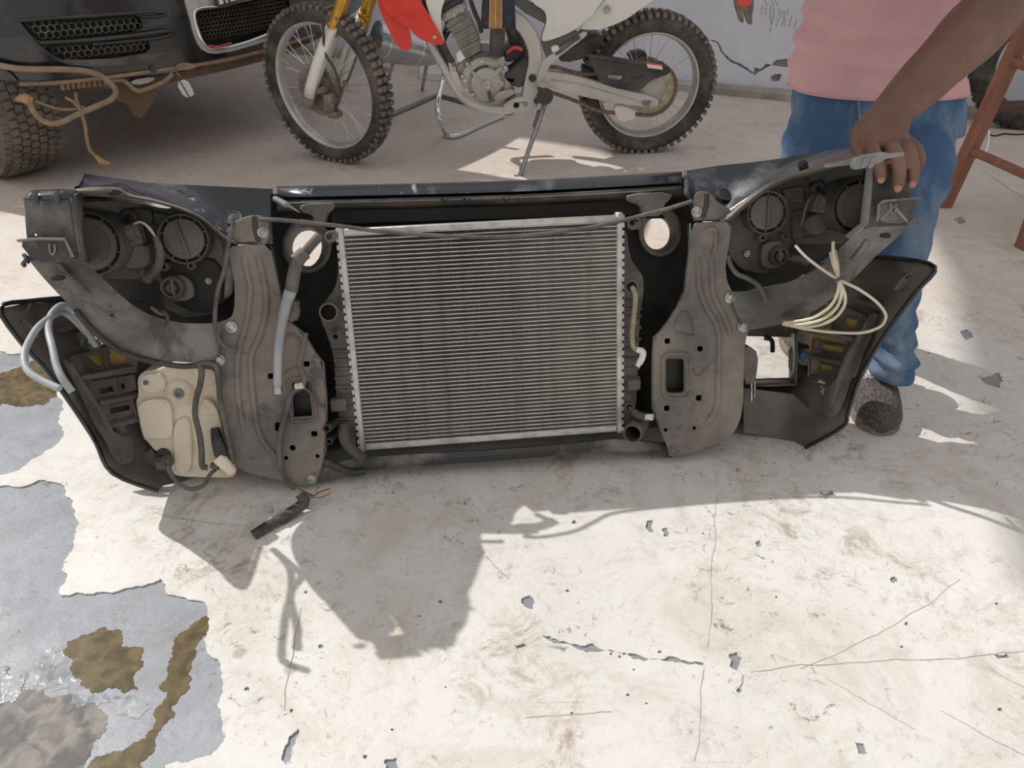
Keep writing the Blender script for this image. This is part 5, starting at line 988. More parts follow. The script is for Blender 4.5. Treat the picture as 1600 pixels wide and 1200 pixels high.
mk('board_panel', G().prism([q-pl.location for q in (gnd(655, 112, .05), gnd(710, 118, .05), gnd(712, 104, .05), gnd(658, 98, .05))], .05), 'white_paint', pl, smooth=0, bevel=.004)
# ================================================================ BLACK SUV AT THE LEFT
mat('suv_black', (.011, .011, .014), .18, 0, (.06, .055, .055), 5, (.52, .8), .03, 20, .5, coat=.6)
mat('suv_dusty', (.05, .05, .052), .4, 0, (.17, .16, .155), 6, (.4, .68), .05, 40, .65)
mat('mud', (.20, .135, .085), .9, 0, (.12, .085, .06), 8, (.4, .65), .4, 60)
mat('mud_light', (.33, .235, .16), .85, 0, (.24, .165, .11), 20, (.4, .65), .3, 80)
mat('silver_panel', (.62, .60, .58), .35, .3, (.50, .47, .44), 6)
mat('hex_plastic', (.15, .145, .11), .55, 0, (.10, .095, .075), 15)
mat('hex_plastic_dark', (.10, .08, .065), .6, 0, (.06, .05, .04), 15)
mat('plate_white', (.75, .73, .70), .5); mat('plate_ink', (.03, .03, .03), .5)
mat('suv_tyre', (.20, .165, .13), .9, 0, (.12, .105, .09), 10, (.4, .65), .3, 80)
mat('ochre', (.50, .30, .14), .8, 0, (.40, .24, .12), 30)
s1, s2 = gnd(40, 130, .45), gnd(410, 76, .45); su_ = s2-s1; su_.z = 0
SF = Frame(Vector((s1.x, s1.y, 0)), su_, Vector((su_.y, -su_.x, 0)))
suv = thing('suv', 'black dusty SUV with muddy underside and honeycomb grilles parked at the left', 'car', SF)
def S(x, y, n=0): return SF.p(x, y, n)
def SL(pts, n=0): return SF.pl(pts, n)
def bend(q):                               # the bumper wraps round towards the wheel at its outer corner
    d = max(0, .16-q.x); k = max(0, q.x-.55)
    return Vector((q.x, q.y, q.z - min(1.1, d*d*1.9) + .05*min(1, max(0, q.x)/.6) - k*k*.25 - .10*max(0, q.y-.62)))
def sgrid(g):                              # cut a plate into strips so that it can bend
    me = bpy.data.meshes.new('t'); me.from_pydata([tuple(q) for q in g.v], [], g.f); bm = bmesh.new(); bm.from_mesh(me)
    for k in range(-12, 40):
        geom = bm.verts[:]+bm.edges[:]+bm.faces[:]; bmesh.ops.bisect_plane(bm, geom=geom, plane_co=(k*.06, 0, 0), plane_no=(1, 0, 0))
    for v_ in (.5, .56, .62, .68, .74, .80, .86): bmesh.ops.bisect_plane(bm, geom=bm.verts[:]+bm.edges[:]+bm.faces[:], plane_co=(0, v_, 0), plane_no=(0, 1, 0))
    bm.verts.index_update(); o = G(); o.add([bend(v.co) for v in bm.verts], [tuple(v.index for v in f.verts) for f in bm.faces]); bm.free(); return o
def splate(name, pts, n, th, m, holes=(), parent=None, rnd=1, bevel=0, **k):
    return mk(name, sgrid(G().prism(chaikin(SL(pts, n), rnd) if rnd else SL(pts, n), th, [chaikin(SL(h, n), 1) for h in holes])), m, parent or suv, smooth=35, bevel=bevel, **k)
slot1 = [(33, 36), (36, 33), (140, 27), (205, 22), (213, 26), (218, 46), (150, 57), (62, 65), (55, 60)]
slot2 = [(64, 70), (150, 64), (224, 57), (229, 78), (205, 84), (150, 92), (110, 96), (84, 88)]
cg_ = [(296, 22), (304, 14), (340, 9), (440, -8), (470, -10), (470, 42), (400, 62), (330, 74), (314, 72), (306, 60)]
bo_ = [(-260, -70), (-60, -80), (60, -110), (300, -140), (700, -230), (700, 12), (560, 52), (470, 66), (410, 77), (340, 89), (270, 100), (180, 112), (110, 121), (44, 129), (20, 128), (-40, 118), (-260, 96)]
bump_ = splate('bumper', bo_, 0, .02, 'suv_black', [slot1, slot2, cg_], rnd=0, bevel=.004)
# recess behind the side slots
splate('grille_recess', [(25, 24), (228, 14), (240, 84), (110, 104), (60, 90)], -.045, .01, 'black', parent=suv, rnd=0)
splate('grille_recess', [(285, 4), (480, -24), (490, 52), (320, 84)], -.05, .01, 'black', parent=suv, rnd=0)
def inside(x, y, poly):
    c = False; n = len(poly)
    for i in range(n):
        (x1, y1), (x2, y2) = poly[i], poly[(i+1) % n]
        if (y1 > y) != (y2 > y) and x < (x2-x1)*(y-y1)/(y2-y1)+x1: c = not c
    return c
def honey(name, poly, cell, n, m, wall):
    pl_ = [(q.x, q.y) for q in SL(poly, n)]; g = G(); xs_ = [q[0] for q in pl_]; ys_ = [q[1] for q in pl_]
    dx, dy = cell*math.sqrt(3), cell*1.5; r = 0; y = min(ys_)
    while y < max(ys_)+dy:
        x = min(xs_)+(dx/2 if r % 2 else 0)
        while x < max(xs_)+dx:
            if inside(x, y, pl_):
                o_ = [(x+cell*math.sin(math.pi/3*k), y+cell*math.cos(math.pi/3*k)) for k in range(6)]; i_ = [(x+(cell-wall)*math.sin(math.pi/3*k), y+(cell-wall)*math.cos(math.pi/3*k)) for k in range(6)]
                b = len(g.v); ring = [(o_, n), (i_, n), (i_, n-.018)]
                g.grid([[bend(Vector((px_, py_, z_))) for px_, py_ in rr] for rr, z_ in ring], True)
            x += dx
        y += dy; r += 1
    return mk(name, g, m, suv, smooth=0, kind='stuff', fix=False)
honey('honeycomb_grille', [(42, 36), (205, 25), (214, 48), (130, 58), (66, 64)], .0155, -.014, 'hex_plastic', .0022)
honey('honeycomb_grille', [(72, 72), (222, 60), (227, 76), (160, 88), (108, 94)], .0155, -.014, 'hex_plastic', .0022)
honey('honeycomb_grille', [(300, 20), (440, -6), (470, -10), (470, 36), (330, 62), (312, 60)], .0115, -.016, 'hex_plastic_dark', .0018)
splate('grille_lip', [(84, 92), (150, 93), (228, 82), (256, 78), (268, 84), (250, 92), (180, 101), (110, 103)], .004, .02, 'suv_dusty')
def stube(name, pts, r, m, seg=8, k=6, parent=None):
    return mk(name, G().tube([bend(q) for q in spline(SL(pts), k)], r, seg), m, parent or suv, smooth=60)
def brow(pts, r): return stube('grille_brow', pts, r, 'suv_black', 10)
brow([(34, 33, .004), (100, 27, .008), (180, 21, .010), (230, 17, .010), (252, 20, .006), (240, 24, .004), (214, 25, .0)], .007)
brow([(62, 67, .004), (130, 62, .010), (200, 54, .014), (250, 47, .014), (262, 50, .008), (240, 57, .006), (200, 62, .004), (140, 68, 0)], .009)
brow([(33, 36, .004), (46, 54, .006), (66, 76, .006), (88, 92, .004)], .006)
splate('grille_surround', [(276, -30), (300, -34), (306, 6), (298, 18), (304, 54), (316, 74), (338, 79), (420, 60), (480, 46), (482, 50), (420, 66), (338, 84), (312, 80), (298, 60), (288, 20)], .012, .016, 'silver_panel')
splate('upper_trim', [(278, -60), (480, -90), (478, -14), (340, 6), (304, 12), (290, 24), (284, 6)], .006, .01, 'silver_panel')
stube('chrome_trim', [(470, -14, .018), (400, -2, .018), (340, 8, .018), (306, 13, .018), (297, 22, .018), (301, 42, .018), (309, 62, .018), (318, 72, .018), (334, 75, .018), (380, 67, .018), (440, 50, .018), (480, 41, .018)], .0075, 'chrome', 10)
stube('trim_sticker', [(320, 69.5, .026), (336, 71, .026), (358, 66, .026)], .0035, mat('sticker_red', (.70, .10, .13), .5), 6)
# number plate, lower edge in view
npz = splate('number_plate', [(334, 6), (342, 12), (420, -6), (470, -18), (470, -60), (328, -34)], .034, .012, 'suv_dusty', rnd=0)
splate('plate_face', [(340, 7), (400, -7), (470, -22), (470, -56), (333, -30)], .037, .004, 'plate_white', parent=npz, rnd=0)
# the plate's characters, cut off by the frame's top edge
kl = G()
for a, b in (((344, -18), (349, 5.5)), ((349, -8), (358, 3)), ((348, -8), (352, -22)), ((366, -24), (371, -4)), ((371, -4), (382, -7)), ((382, -7), (378, -26)), ((392, -30), (396, -10))): kl.bar(bend(S(*a, .0385)), bend(S(*b, .0385)), .0085, .002, up=(0, 0, 1))
mk('plate_letters', kl, 'plate_ink', npz, smooth=0)
bs = bend(S(232, 106, .002)); mk('sensor', G().lathe(bs, (0, 0, 1), [(.016, 0), (.015, .006), (.009, .006), (.008, .009), (0, .009)], 16), 'suv_dusty', suv, smooth=40)
# muddy lower lip and what hangs below it
stube('bumper_lip', [(38, 134, -.01), (110, 126, -.01), (180, 117, -.01), (262, 104, -.01), (340, 94, -.01), (420, 79, -.01), (520, 60, -.01)], .010, 'mud_light', 8)
splate('undertray', [(60, 136), (140, 126), (262, 112), (410, 84), (560, 50), (560, 62), (420, 96), (270, 124), (200, 140), (150, 136), (110, 142), (80, 138)], -.06, .02, 'mud', rnd=0)
for k in range(9): stube('bellows_rib', [(96+k*8, 131-k, -.03), (97+k*8, 140-k, -.03)], .009, 'mud_light', 6, 2)
splate('air_dam', [(170, 138), (240, 134), (238, 146), (226, 170), (214, 184), (204, 178), (194, 160), (172, 152)], -.07, .012, 'mud')
splate('silver_duct', [(196, 124), (236, 117), (232, 126), (206, 132)], -.03, .02, 'stand_steel'); stube('oil_cooler_pipe', [(165, 124, -.02), (186, 124, -.02), (196, 130, -.01), (212, 140, -.01), (248, 126, -.01), (262, 112, -.01)], .010, 'mud_light')
splate('tow_eye_cover', [(268, 99), (280, 95), (300, 99), (300, 104), (280, 108), (268, 106)], .012, .02, 'mud_light')
splate('hanging_tag', [(267, 127), (284, 120), (296, 143), (294, 147), (281, 151)], .02, .004, 'plate_white'); stube('tag_slot', [(273, 124, .026), (288, 149, .026)], .0025, 'plate_ink', 5, 2); stube('tag_wire', [(266, 108, .01), (274, 118, .018)], .003, 'mud_light', 6, 2)
stube('wiring_loom', [(-20, 96, .03), (8, 106, .04), (40, 110, .045), (90, 108, .05), (130, 110, .05), (155, 118, .05), (170, 130, .055), (177, 142, .055), (170, 154, .06), (150, 164, .06), (120, 178, .06), (100, 190, .06), (84, 195, .06), (68, 188, .06), (57, 172, .055), (52, 158, .05)], .012, 'mud_light', 10)
stube('loom_plug', [(58, 160, .055), (50, 158, .058), (40, 158, .058), (37, 156, .058)], [.014, .020, .016, .008], 'ochre', 10)
stube('thin_wire', [(60, 160, .04), (90, 170, .035), (115, 170, .04), (130, 166, .045)], .006, 'mud_light')
stube('hanging_wire', [(116, 144, .0), (118, 158, .02), (125, 175, .06), (131, 195, .06), (134, 215, .06), (139, 234, .06), (150, 244, .06)], .0075, 'mud_light'); stube('wire_branch', [(101, 152, .03), (112, 158, .04), (122, 168, .05)], .006, 'mud_light')
stube('wire_plug', [(147, 242, .06), (158, 252, .06), (168, 254, .06)], [.010, .014, .010], 'ochre', 8)
splate('corner_flap', [(4, 104), (26, 118), (36, 130), (14, 131)], .012, .006, 'suv_dusty', rnd=0)
# front wheel
tc_ = gnd(26, 288); tw = SF.loc(tc_)
wh = bpy.data.objects.new('front_wheel', None); link(wh, suv); wax = Vector((-1, 0, .10)).normalized(); wxx = Vector((0, 1, 0)); wyy = wax.cross(wxx)
WM = Matrix((wxx, wyy, wax)).transposed().to_4x4(); WM.translation = Vector((-.03, .362, -.45)); wh.matrix_local = WM
R_ = .36; wd = .255
mk('tyre', G().lathe((0, 0, 0), (0, 0, 1), [(.22, -wd*.42), (.25, -wd*.5), (.31, -wd*.52), (.342, -wd*.46), (.350, -wd*.36), (.352, 0), (.350, wd*.36), (.342, wd*.46), (.31, wd*.52), (.25, wd*.5), (.22, wd*.42)], 64), 'suv_tyre', wh, smooth=50)
g = G(); N = 58; rr_ = random.Random(5)
for k in range(N):
    for j in range(7):
        a = 2*math.pi*(k+(.5 if j % 2 else 0))/N; z = (j-3)*wd*.142; rd = Vector((math.cos(a), math.sin(a), 0)); tn_ = Vector((-math.sin(a), math.cos(a), 0))
        R3 = Matrix((rd, tn_, Vector((0, 0, 1)))).transposed() @ Matrix.Rotation(rr_.choice((.3, -.3, .1)), 3, 'X'); ro = R_-.006-(.010 if j in (0, 6) else 0)
        g.box(rd*ro+Vector((0, 0, z)), (.018, .029, wd*.118), R3)
mk('tread_blocks', g, 'suv_tyre', wh, smooth=0, bevel=.002, kind='stuff')
mk('wheel_rim', G().lathe((0, 0, 0), (0, 0, 1), [(0, .07), (.06, .075), (.10, .06), (.19, .05), (.215, .105), (.225, .108), (.225, -.1)], 40), 'rim_alu', wh, smooth=40)
# body behind the bumper: bonnet, wing and floor pan
def sb(name, pts, z0, z1, m):            # extruded outline in plan (u, n), from height z0 to z1
    return mk(name, G().prism([(u_, z1, n_) for u_, n_ in pts], z1-z0, axis=(0, -1, 0)), m, suv, smooth=40, bevel=.03)
sb('bonnet', [(-.30, -.65), (-.10, -.25), (.35, -.06), (1.0, -.06), (1.45, -.25), (1.6, -.6), (1.6, -1.4), (-.30, -1.4)], .84, 1.02, 'suv_black')
sb('cabin', [(-.30, -1.4), (1.6, -1.4), (1.6, -3.9), (-.30, -3.9)], .55, 1.65, 'suv_black')
sb('floor_pan', [(-.05, -.45), (1.4, -.3), (1.4, -3.8), (-.05, -3.8)], .34, .52, 'mud')
# ================================================================ WOODEN STOOL, TYRE AND CABLE AT THE RIGHT
mat('red_wood', (.24, .095, .055), .45, 0, (.33, .16, .10), 5, (.4, .7), .1, 50, .6, stretch=(6, 6, 1)); mat('red_wood_dark', (.07, .03, .02), .5, 0, (.12, .05, .03), 6)
la, lb = gnd(1474, 322), gnd(1600, 388)
stl = thing('wooden_stool', 'tall red-brown wooden stool with round rungs standing at the right edge', 'stool', loc=Vector(((la.x+lb.x)/2+.2, (la.y+lb.y)/2+.05, 0)))
top_ = Vector((0, 0, .80)); perp = Vector(((lb-la).y, -(lb-la).x, 0)).normalized(); perp = perp if perp.x > 0 else -perp; sidev = (lb-la)
legs = []
for i, (b_, ti) in enumerate(((la, Vector((.10, -.02, 0))), (lb, Vector((.02, .06, 0))), (la+perp*.46, Vector((-.06, -.04, 0))), (lb+perp*.46, Vector((-.06, .05, 0))))):
    t_ = Vector((b_.x, b_.y, 0))+ti+top_; legs.append((Vector((b_.x, b_.y, 0)), t_))
    mk('leg', G().bar(legs[i][0]-stl.location, t_-stl.location, .052, .046, up=(perp.x, perp.y, 0)), 'red_wood', stl, smooth=0, bevel=.003)
def onleg(i, z): a, b = legs[i]; return a+(b-a)*(z/.80)-stl.location
for i, j, z, r in ((0, 1, .235, .017), (0, 1, .57, .020), (2, 3, .235, .017), (1, 3, .30, .017), (0, 2, .40, .02)): mk('rung', G().tube([onleg(i, z), onleg(j, z)], r, 10), 'red_wood' if (i, j) != (0, 2) else 'red_wood_dark', stl, smooth=50)
ctr = sum((q[1] for q in legs), Vector())/4-stl.location
mk('seat', G().prism(chaikin([ctr+(q[1]-stl.location-ctr)*1.25+Vector((0, 0, .035)) for q in (legs[0], legs[1], legs[3], legs[2])], 2), .035), 'red_wood', stl, smooth=40, bevel=.004)
ty = thing('spare_tyre', 'black tyre standing behind the wooden stool at the right edge', 'tyre', loc=gnd(1592, 200)); tyc = Vector((0, 0, .335)); tax = Vector((-.25, -1, .05)).normalized()
mk('tyre_body', G().lathe(tyc, tax, [(.225, -.045), (.26, -.06), (.315, -.05), (.333, -.02), (.335, 0), (.333, .02), (.315, .05), (.26, .06), (.225, .045), (.218, 0), (.225, -.045)], 56), 'tyre', ty, smooth=50)
g = G()
xa = tax.orthogonal().normalized(); ya = tax.cross(xa)
for k in range(48):
    a = 2*math.pi*k/48; rd = xa*math.cos(a)+ya*math.sin(a); R3 = Matrix((rd, tax.cross(rd), tax)).transposed(); g.box(tyc+rd*.333, (.014, .02, .06), R3)
mk('tyre_tread', g, 'tyre', ty, smooth=0, kind='stuff')
hp = thing('chrome_hoop', 'small chromed wire hoop standing behind the stool leg', 'hoop', loc=gnd(1527, 246)); hc = Vector((0, 0, .075))
mk('hoop_ring', G().tube([hc+Vector((.028*math.cos(a), .02*math.sin(a), .068*math.sin(a))) for a in [2*math.pi*k/28 for k in range(28)]], .0065, 8, closed=True), 'chrome', hp, smooth=60)
mk('hoop_foot', G().box((0, 0, .004), (.05, .02, .008)), 'chrome', hp, bevel=.002)
cab = mk('floor_cable', G().tube(spline([gnd(1536, 204, .004), gnd(1552, 212, .004), gnd(1570, 209, .004), gnd(1590, 210, .004), gnd(1640, 206, .004)], 8), .0045, 6), 'black', smooth=60); tag(cab, 'thin black cable lying on the floor behind the stool', 'cable')
# ================================================================ PERSON HOLDING THE CAR FRONT
mat('skin', (.16, .078, .056), .5, 0, (.23, .118, .086), 9, (.4, .7), .08, 120, .42, sub=.05)
mat('nail', (.42, .20, .15), .35)
mat('tshirt_pink', (.66, .385, .40), .85, 0, (.55, .31, .33), 4, (.4, .68), .12, 260)
def denim():
    m = mat('jeans', (.05, .115, .23), .85, 0, (.25, .31, .38), 6, (.45, .70), .25, 320, stretch=(1.3, 1, .6), col3=(.025, .055, .12), s3=5, c3=(.56, .70), f3=.6); return m
denim(); mat('denim_seam', (.10, .16, .26), .85, 0, (.22, .27, .33), 60)
mat('shoe_knit', (.05, .042, .037), .9, 0, (.14, .12, .105), 240, (.42, .6), .3, 200, stretch=(1, .35, 1)); mat('shoe_white', (.55, .53, .52), .9, 0, (.16, .14, .13), 190, (.45, .58), .3, 160, stretch=(1.5, .4, 1)); mat('shoe_sole', (.17, .14, .12), .85, 0, (.26, .22, .18), 20)
def capsule(g, pts, rs, seg=14, k=5):
    pts = [Vector(p) for p in pts]; sp = spline(pts, k); n = len(sp); m = len(pts); R = []
    for i in range(n):
        t = i/k; j = min(int(t), m-2); f = t-j; R.append(rs[j]+(rs[j+1]-rs[j])*(f*f*(3-2*f)))
    d0 = (sp[0]-sp[1]).normalized(); d1 = (sp[-1]-sp[-2]).normalized()
    a = [sp[0]+d0*R[0]*math.sin(q) for q in (1.35, 1.0, .5)]; ra = [R[0]*math.cos(q) for q in (1.35, 1.0, .5)]
    b = [sp[-1]+d1*R[-1]*math.sin(q) for q in (.5, 1.0, 1.35)]; rb = [R[-1]*math.cos(q) for q in (.5, 1.0, 1.35)]
    g.tube(a+sp+b, ra+R+rb, seg); return g
DY = .14
def H(x, y, n): return NF.M @ P(x, y, n)
# --- hand resting on the bracket
hand = G()
palm = [[H(1352, 224, .262), H(1375, 232, .270), H(1400, 230, .268), H(1420, 230, .258), H(1424, 226, .235), H(1400, 218, .225), H(1372, 218, .225), H(1352, 218, .238)],
        [H(1345, 207, .255), H(1368, 208, .272), H(1396, 208, .270), H(1418, 210, .258), H(1420, 208, .225), H(1396, 202, .212), H(1368, 202, .212), H(1346, 202, .230)],
        [H(1356, 182, .245), H(1372, 180, .262), H(1396, 180, .262), H(1416, 182, .248), H(1416, 180, .215), H(1396, 178, .202), H(1372, 178, .202), H(1358, 178, .215)],
        [H(1374, 162, .235), H(1386, 158, .250), H(1404, 158, .250), H(1420, 162, .235), H(1420, 160, .205), H(1404, 158, .192), H(1386, 158, .192), H(1376, 160, .205)]]
hand.loft(palm)
fingers = [([(1358, 220, .250), (1364, 236, .282), (1373, 258, .280), (1377, 276, .266)], [.0140, .0130, .0118, .0108]),
           ([(1384, 224, .256), (1397, 236, .288), (1405, 262, .284), (1403, 290, .270)], [.0142, .0134, .0124, .0112]),
           ([(1406, 222, .252), (1420, 236, .280), (1427, 260, .276), (1426, 283, .264)], [.0138, .0128, .0116, .0104]),
           ([(1416, 220, .236), (1432, 232, .248), (1438, 250, .236), (1432, 264, .222)], [.0125, .0112, .0104, .0092]),
           ([(1364, 188, .240), (1345, 204, .252), (1338, 222, .254), (1344, 240, .248)], [.0200, .0165, .0135, .0115])]
for p_, r_ in fingers: capsule(hand, [H(*q) for q in p_], r_, 12)
wr = H(1392, 176, .235)
el = at(1572, -2, wr.y+.14); sh = at(1610, -290, wr.y+.36)
capsule(hand, [H(1390, 192, .232), wr, wr+(el-wr)*.35, wr+(el-wr)*.72, el], [.036, .036, .047, .057, .052], 20)
capsule(hand, [el, el+(sh-el)*.5, sh], [.052, .056, .062], 20)
# torso, neck, head and the other arm (above the frame)
pel = at(1372, 120, 1.86+DY); che = at(1420, -190, 1.76+DY); nk = at(1452, -330, 1.72+DY)
capsule(hand, [pel, (pel+che)/2, che, che+(nk-che)*.6], [.07, .07, .085, .06], 20); capsule(hand, [che+(nk-che)*.6, nk], [.055, .05], 16)
hdc = nk+Vector((0, -.05, .13)); hr = []
for z_, w_, d_, y_ in ((-.12, .03, .04, -.04), (-.10, .05, .065, -.03), (-.05, .066, .085, -.01), (0, .075, .098, 0), (.05, .076, .10, .01), (.09, .06, .08, .01), (.115, .03, .04, .01)): hr.append([hdc+Vector((w_*math.cos(a), y_+d_*math.sin(a), z_)) for a in [2*math.pi*k/18 for k in range(18)]])
hand.loft(hr); capsule(hand, [hdc+Vector((0, -.095, .015)), hdc+Vector((0, -.115, -.02))], [.010, .016], 10)
for s_ in (-1, 1): capsule(hand, [hdc+Vector((s_*.078, .01, .02)), hdc+Vector((s_*.082, .012, -.02))], [.014, .010], 8)
sh2 = at(1300, -290, 1.78+DY); el2 = at(1262, -130, 1.72+DY); wr2 = at(1380, -170, 1.50+DY)
capsule(hand, [sh2, (sh2+el2)/2, el2], [.06, .055, .048], 16); capsule(hand, [el2, (el2+wr2)/2, wr2], [.048, .046, .033], 16)
capsule(hand, [wr2, wr2+(wr2-el2).normalized()*.06], [.034, .036], 12)
for k in range(5): o_ = wr2+(wr2-el2).normalized()*.08; capsule(hand, [o_+Vector((0, 0, .02-.012*k)), o_+Vector((.05-.008*abs(k-2), -.01, .02-.014*k)), o_+Vector((.07, .02, .01-.012*k))], [.011, .010, .009], 8)
person = mk('person', hand, 'skin', smooth=60, fix=True)
m = person.modifiers.new('join', 'REMESH'); m.mode = 'VOXEL'; m.voxel_size = .0042; m.use_smooth_shade = True
m = person.modifiers.new('soft', 'SMOOTH'); m.factor = .5; m.iterations = 4
tag(person, 'person in a pink T-shirt and blue jeans steadying the car front with one hand', 'person')
for i, (x, y, n) in enumerate(((1377, 280, .2745), (1403.2, 294, .279), (1426, 287, .2725))):
    g = G(); c = P(x, y, n); g.add([], []); ring = []
    for r_, h_ in ((.0075, 0), (.0065, .0022), (.003, .0032)): ring.append([NF.M @ (c+Vector((r_*math.cos(a), r_*1.05*math.sin(a), h_))) for a in [2*math.pi*k/14 for k in range(14)]])
    g.loft(ring); mk('fingernail', g, 'nail', person, smooth=60)
# --- T-shirt
def ringrow(xl, xr, y, Y, dr, seg=110, tilt=0):
    a, b = at(xl, y, Y), at(xr, y, Y); c = (a+b)/2; hx = (b.x-a.x)/2; zc = c.z
    o = []
    for k in range(seg):
        t = 2*math.pi*k/seg; cx_, sy_ = math.cos(t), math.sin(t); e = .8
        X = hx*math.copysign(abs(cx_)**e, cx_); D_ = dr*math.copysign(abs(sy_)**e, sy_)
        o.append(Vector((c.x+X, Y+D_, zc+tilt*X)))
    return o
def interp(rows, k):
    o = []; m = len(rows[0]); cols_ = [spline([r[j] for r in rows], k) for j in range(m)]
    return [[cols_[j][i] for j in range(m)] for i in range(len(cols_[0]))]
tsr = [ringrow(1236, 1500, 138, 1.86+DY, .135), ringrow(1239, 1502, 118, 1.86+DY, .14), ringrow(1246, 1508, 75, 1.85+DY, .14), ringrow(1262, 1520, 20, 1.83+DY, .14), ringrow(1280, 1545, -60, 1.80+DY, .14), ringrow(1288, 1575, -160, 1.76+DY, .14), ringrow(1290, 1590, -250, 1.74+DY, .125), ringrow(1370, 1545, -315, 1.72+DY, .09), ringrow(1415, 1495, -335, 1.71+DY, .06)]
rows = interp(tsr, 14)
ctr_ = Vector((pel.x, 1.84+DY, 0))
def fold(q, i, tot):
    d = Vector((q.x-ctr_.x, q.y-ctr_.y, 0)); d = d.normalized() if d.length > 1e-6 else d
    v = i/tot; h = q.z; amp = .010 if v < .6 else .004
    a = noise.noise(Vector((q.x*3.5+h*2.0, q.y*3.5, h*26))); b = noise.noise(Vector((q.x*7+3, q.y*7, h*11+q.x*9)))
    e = math.exp(-((h-.80)/.07)**2)
    r1 = (1-abs(noise.noise(Vector((q.x*4+h*7, q.y*4, h*17+q.x*5))))*2)**3 if True else 0
    return q+d*(amp*(.6*a+.5*b+.55*max(0, r1))+.009*e*math.sin(h*95+q.x*10+2.5*noise.noise(Vector((q.x*5, q.y*5, 1)))))
rows = [[fold(q, i, len(rows)) for q in r] for i, r in enumerate(rows)]
rows = [[q+Vector((0, 0, .018)) + (Vector((ctr_.x, 1.86+DY, q.z))-q)*.05 for q in rows[0]]] + rows
ts = mk('tshirt', G().grid(rows, True), 'tshirt_pink', person, smooth=70, solid=.003)
hem = [q+Vector((0, 0, .016)) for q in rows[1]]; mk('tshirt_hem', G().tube([q+(q-Vector((ctr_.x, 1.86+DY, q.z))).normalized()*.001 for q in rows[3]], .0018, 5, closed=True), 'tshirt_pink', ts)
for a_, b_ in ((sh, sh+(el-sh)*.45), (sh2, sh2+(el2-sh2)*.5)): mk('tshirt_sleeve', G().tube([a_+(a_-b_)*.1, (a_+b_)/2, b_], [.085, .080, .078], 24, hollow=True), 'tshirt_pink', ts, solid=.003, smooth=60)
# --- jeans
jg = G()
def leg(pts, seed):
    ctrs = [Vector(p[0]) for p in pts]; sp = spline(ctrs, 12); n = len(sp); rings = []; m = len(pts)
    for i in range(n):
        t = i/12; j = min(int(t), m-2); f = t-j; rx = pts[j][1]+(pts[j+1][1]-pts[j][1])*f; ry = pts[j][2]+(pts[j+1][2]-pts[j][2])*f; wk = pts[j][3]+(pts[j+1][3]-pts[j][3])*f
        ring = []
        for k in range(48):
            a = 2*math.pi*k/48; q = Vector((math.cos(a)*rx, math.sin(a)*ry, 0)); h = sp[i].z
            w = noise.noise(Vector((math.cos(a)*1.6+seed, math.sin(a)*1.6, h*22)))*wk + .35*noise.noise(Vector((math.cos(a)*3, math.sin(a)*3+seed, h*45)))*wk + .5*wk*math.sin(h*120+math.cos(a+.8)*2.2+seed)
            d = q.normalized(); ring.append(sp[i]+q+d*w)
        rings.append(ring)
    jg.loft(rings)
hipR, hipL = at(1430, 165, 1.85+DY), at(1310, 165, 1.86+DY)
leg([(hipR+Vector((0, 0, .10)), .085, .11, .003), (hipR, .090, .115, .004), (at(1425, 250, 1.88), .096, .105, .006), (at(1408, 330, 1.79), .078, .09, .005), (at(1402, 400, 1.72), .064, .08, .004), (at(1392, 470, 1.66), .058, .07, .005), (at(1388, 520, 1.65), .058, .066, .012), (at(1391, 555, 1.64), .060, .066, .016), (at(1391, 585, 1.635), .052, .058, .006)], 1.3)
f2 = gnd(1292, 600)
leg([(hipL+Vector((0, 0, .10)), .085, .11, .003), (hipL, .096, .115, .004), (at(1288, 230, 1.98), .108, .105, .006), (at(1284, 300, 1.98), .088, .09, .005), (at(1286, 380, 2.0), .07, .08, .004), (Vector((f2.x, 2.02, .20)), .058, .066, .008), (Vector((f2.x, 2.02, .10)), .056, .06, .008)], 4.1)
pv = [ringrow(1246, 1500, 205, 1.85+DY, .115, 48), ringrow(1240, 1502, 170, 1.855+DY, .125, 48), ringrow(1244, 1499, 130, 1.86+DY, .125, 48), ringrow(1250, 1498, 90, 1.855+DY, .12, 48)]
jg.loft(interp(pv, 6))
jn = mk('jeans', jg, 'jeans', person, smooth=60)
m = jn.modifiers.new('join', 'REMESH'); m.mode = 'VOXEL'; m.voxel_size = .006; m.use_smooth_shade = True
m = jn.modifiers.new('soft', 'SMOOTH'); m.factor = .5; m.iterations = 3
def onfront(x, y, Y): return at(x, y, Y)
mk('fly_seam', G().tube(spline([at(1341, 150, 1.732+DY), at(1343, 180, 1.73+DY), at(1347, 200, 1.735+DY)]), .003, 6), 'denim_seam', jn); mk('pocket_seam', G().tube(spline([at(1480, 125, 1.745+DY), at(1488, 145, 1.76+DY), at(1496, 165, 1.79+DY)]), .0028, 6), 'denim_seam', jn)
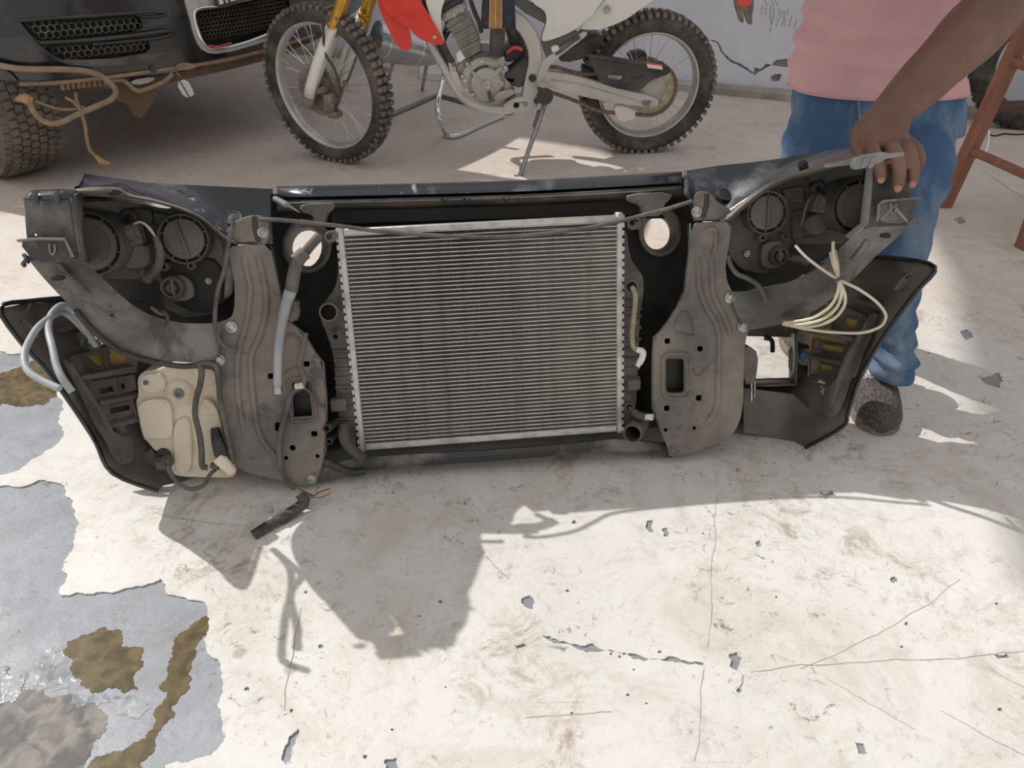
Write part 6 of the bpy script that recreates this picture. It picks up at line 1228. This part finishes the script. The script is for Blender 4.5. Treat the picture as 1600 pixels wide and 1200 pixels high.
# --- shoe
def shoe(toe, heel, name):
    d = (heel-toe); L_ = d.length; d.normalize(); sx = Vector((-d.y, d.x, 0)); sh_ = bpy.data.objects.new(name, None); link(sh_, person)
    prof = [(0.0, .010, .014), (.03, .036, .036), (.08, .048, .052), (.15, .052, .064), (.22, .048, .078), (.28, .044, .098), (.34, .040, .112), (.42, .038, .118)]
    k_ = L_/.42*1.0
    rr = []
    for t, w, h in prof:
        c = toe+d*t*k_; rr.append([c+sx*(w*1.12*math.copysign(abs(math.cos(a))**.8, math.cos(a)))+Vector((0, 0, .022+max(-.012, h*math.sin(a)))) for a in [2*math.pi*k/28 for k in range(28)]])
    rr = interp(rr, 4)
    mk('shoe_upper', G().loft(rr), 'shoe_knit', sh_, smooth=60)
    so_ = [toe+d*(t*k_)+sx*(w*1.2) for t, w, h in prof]+[toe+d*(t*k_)-sx*(w*1.2) for t, w, h in reversed(prof)]
    mk('shoe_sole', G().prism(chaikin([Vector((q.x, q.y, .026)) for q in so_], 2), .025), 'shoe_sole', sh_, smooth=50, bevel=.006)
    col_ = []
    for t, w, h, zz in ((.175, .053, .070, 0), (.22, .051, .082, 0), (.28, .047, .102, 0), (.33, .044, .114, .004)):
        c = toe+d*t*k_; col_.append([c+sx*(w*1.13*math.cos(a))+Vector((0, 0, .022+h*max(0, math.sin(a))+zz)) for a in [math.pi*k/20 for k in range(21)]])
    mk('shoe_collar', G().grid(interp(col_, 4)), 'shoe_white', sh_, smooth=60, solid=.003)
    mk('ankle_sock', G().tube([toe+d*(.33*k_)+Vector((0, 0, .09)), toe+d*(.36*k_)+Vector((0, .0, .17))], [.048, .044], 20), 'shoe_white', sh_, smooth=60)
    mk('heel_tab', G().rib([toe+d*(.42*k_)+Vector((0, 0, .05)), toe+d*(.43*k_)+Vector((0, 0, .09)), toe+d*(.42*k_)+Vector((0, 0, .13))], .02, .006), 'shoe_white', sh_)
    return sh_
shoe(gnd(1374, 682), gnd(1374, 682)+Vector((.07, .29, 0)), 'shoe')
shoe(Vector((f2.x-.02, 1.83, 0)), Vector((f2.x+.02, 2.10, 0)), 'shoe')
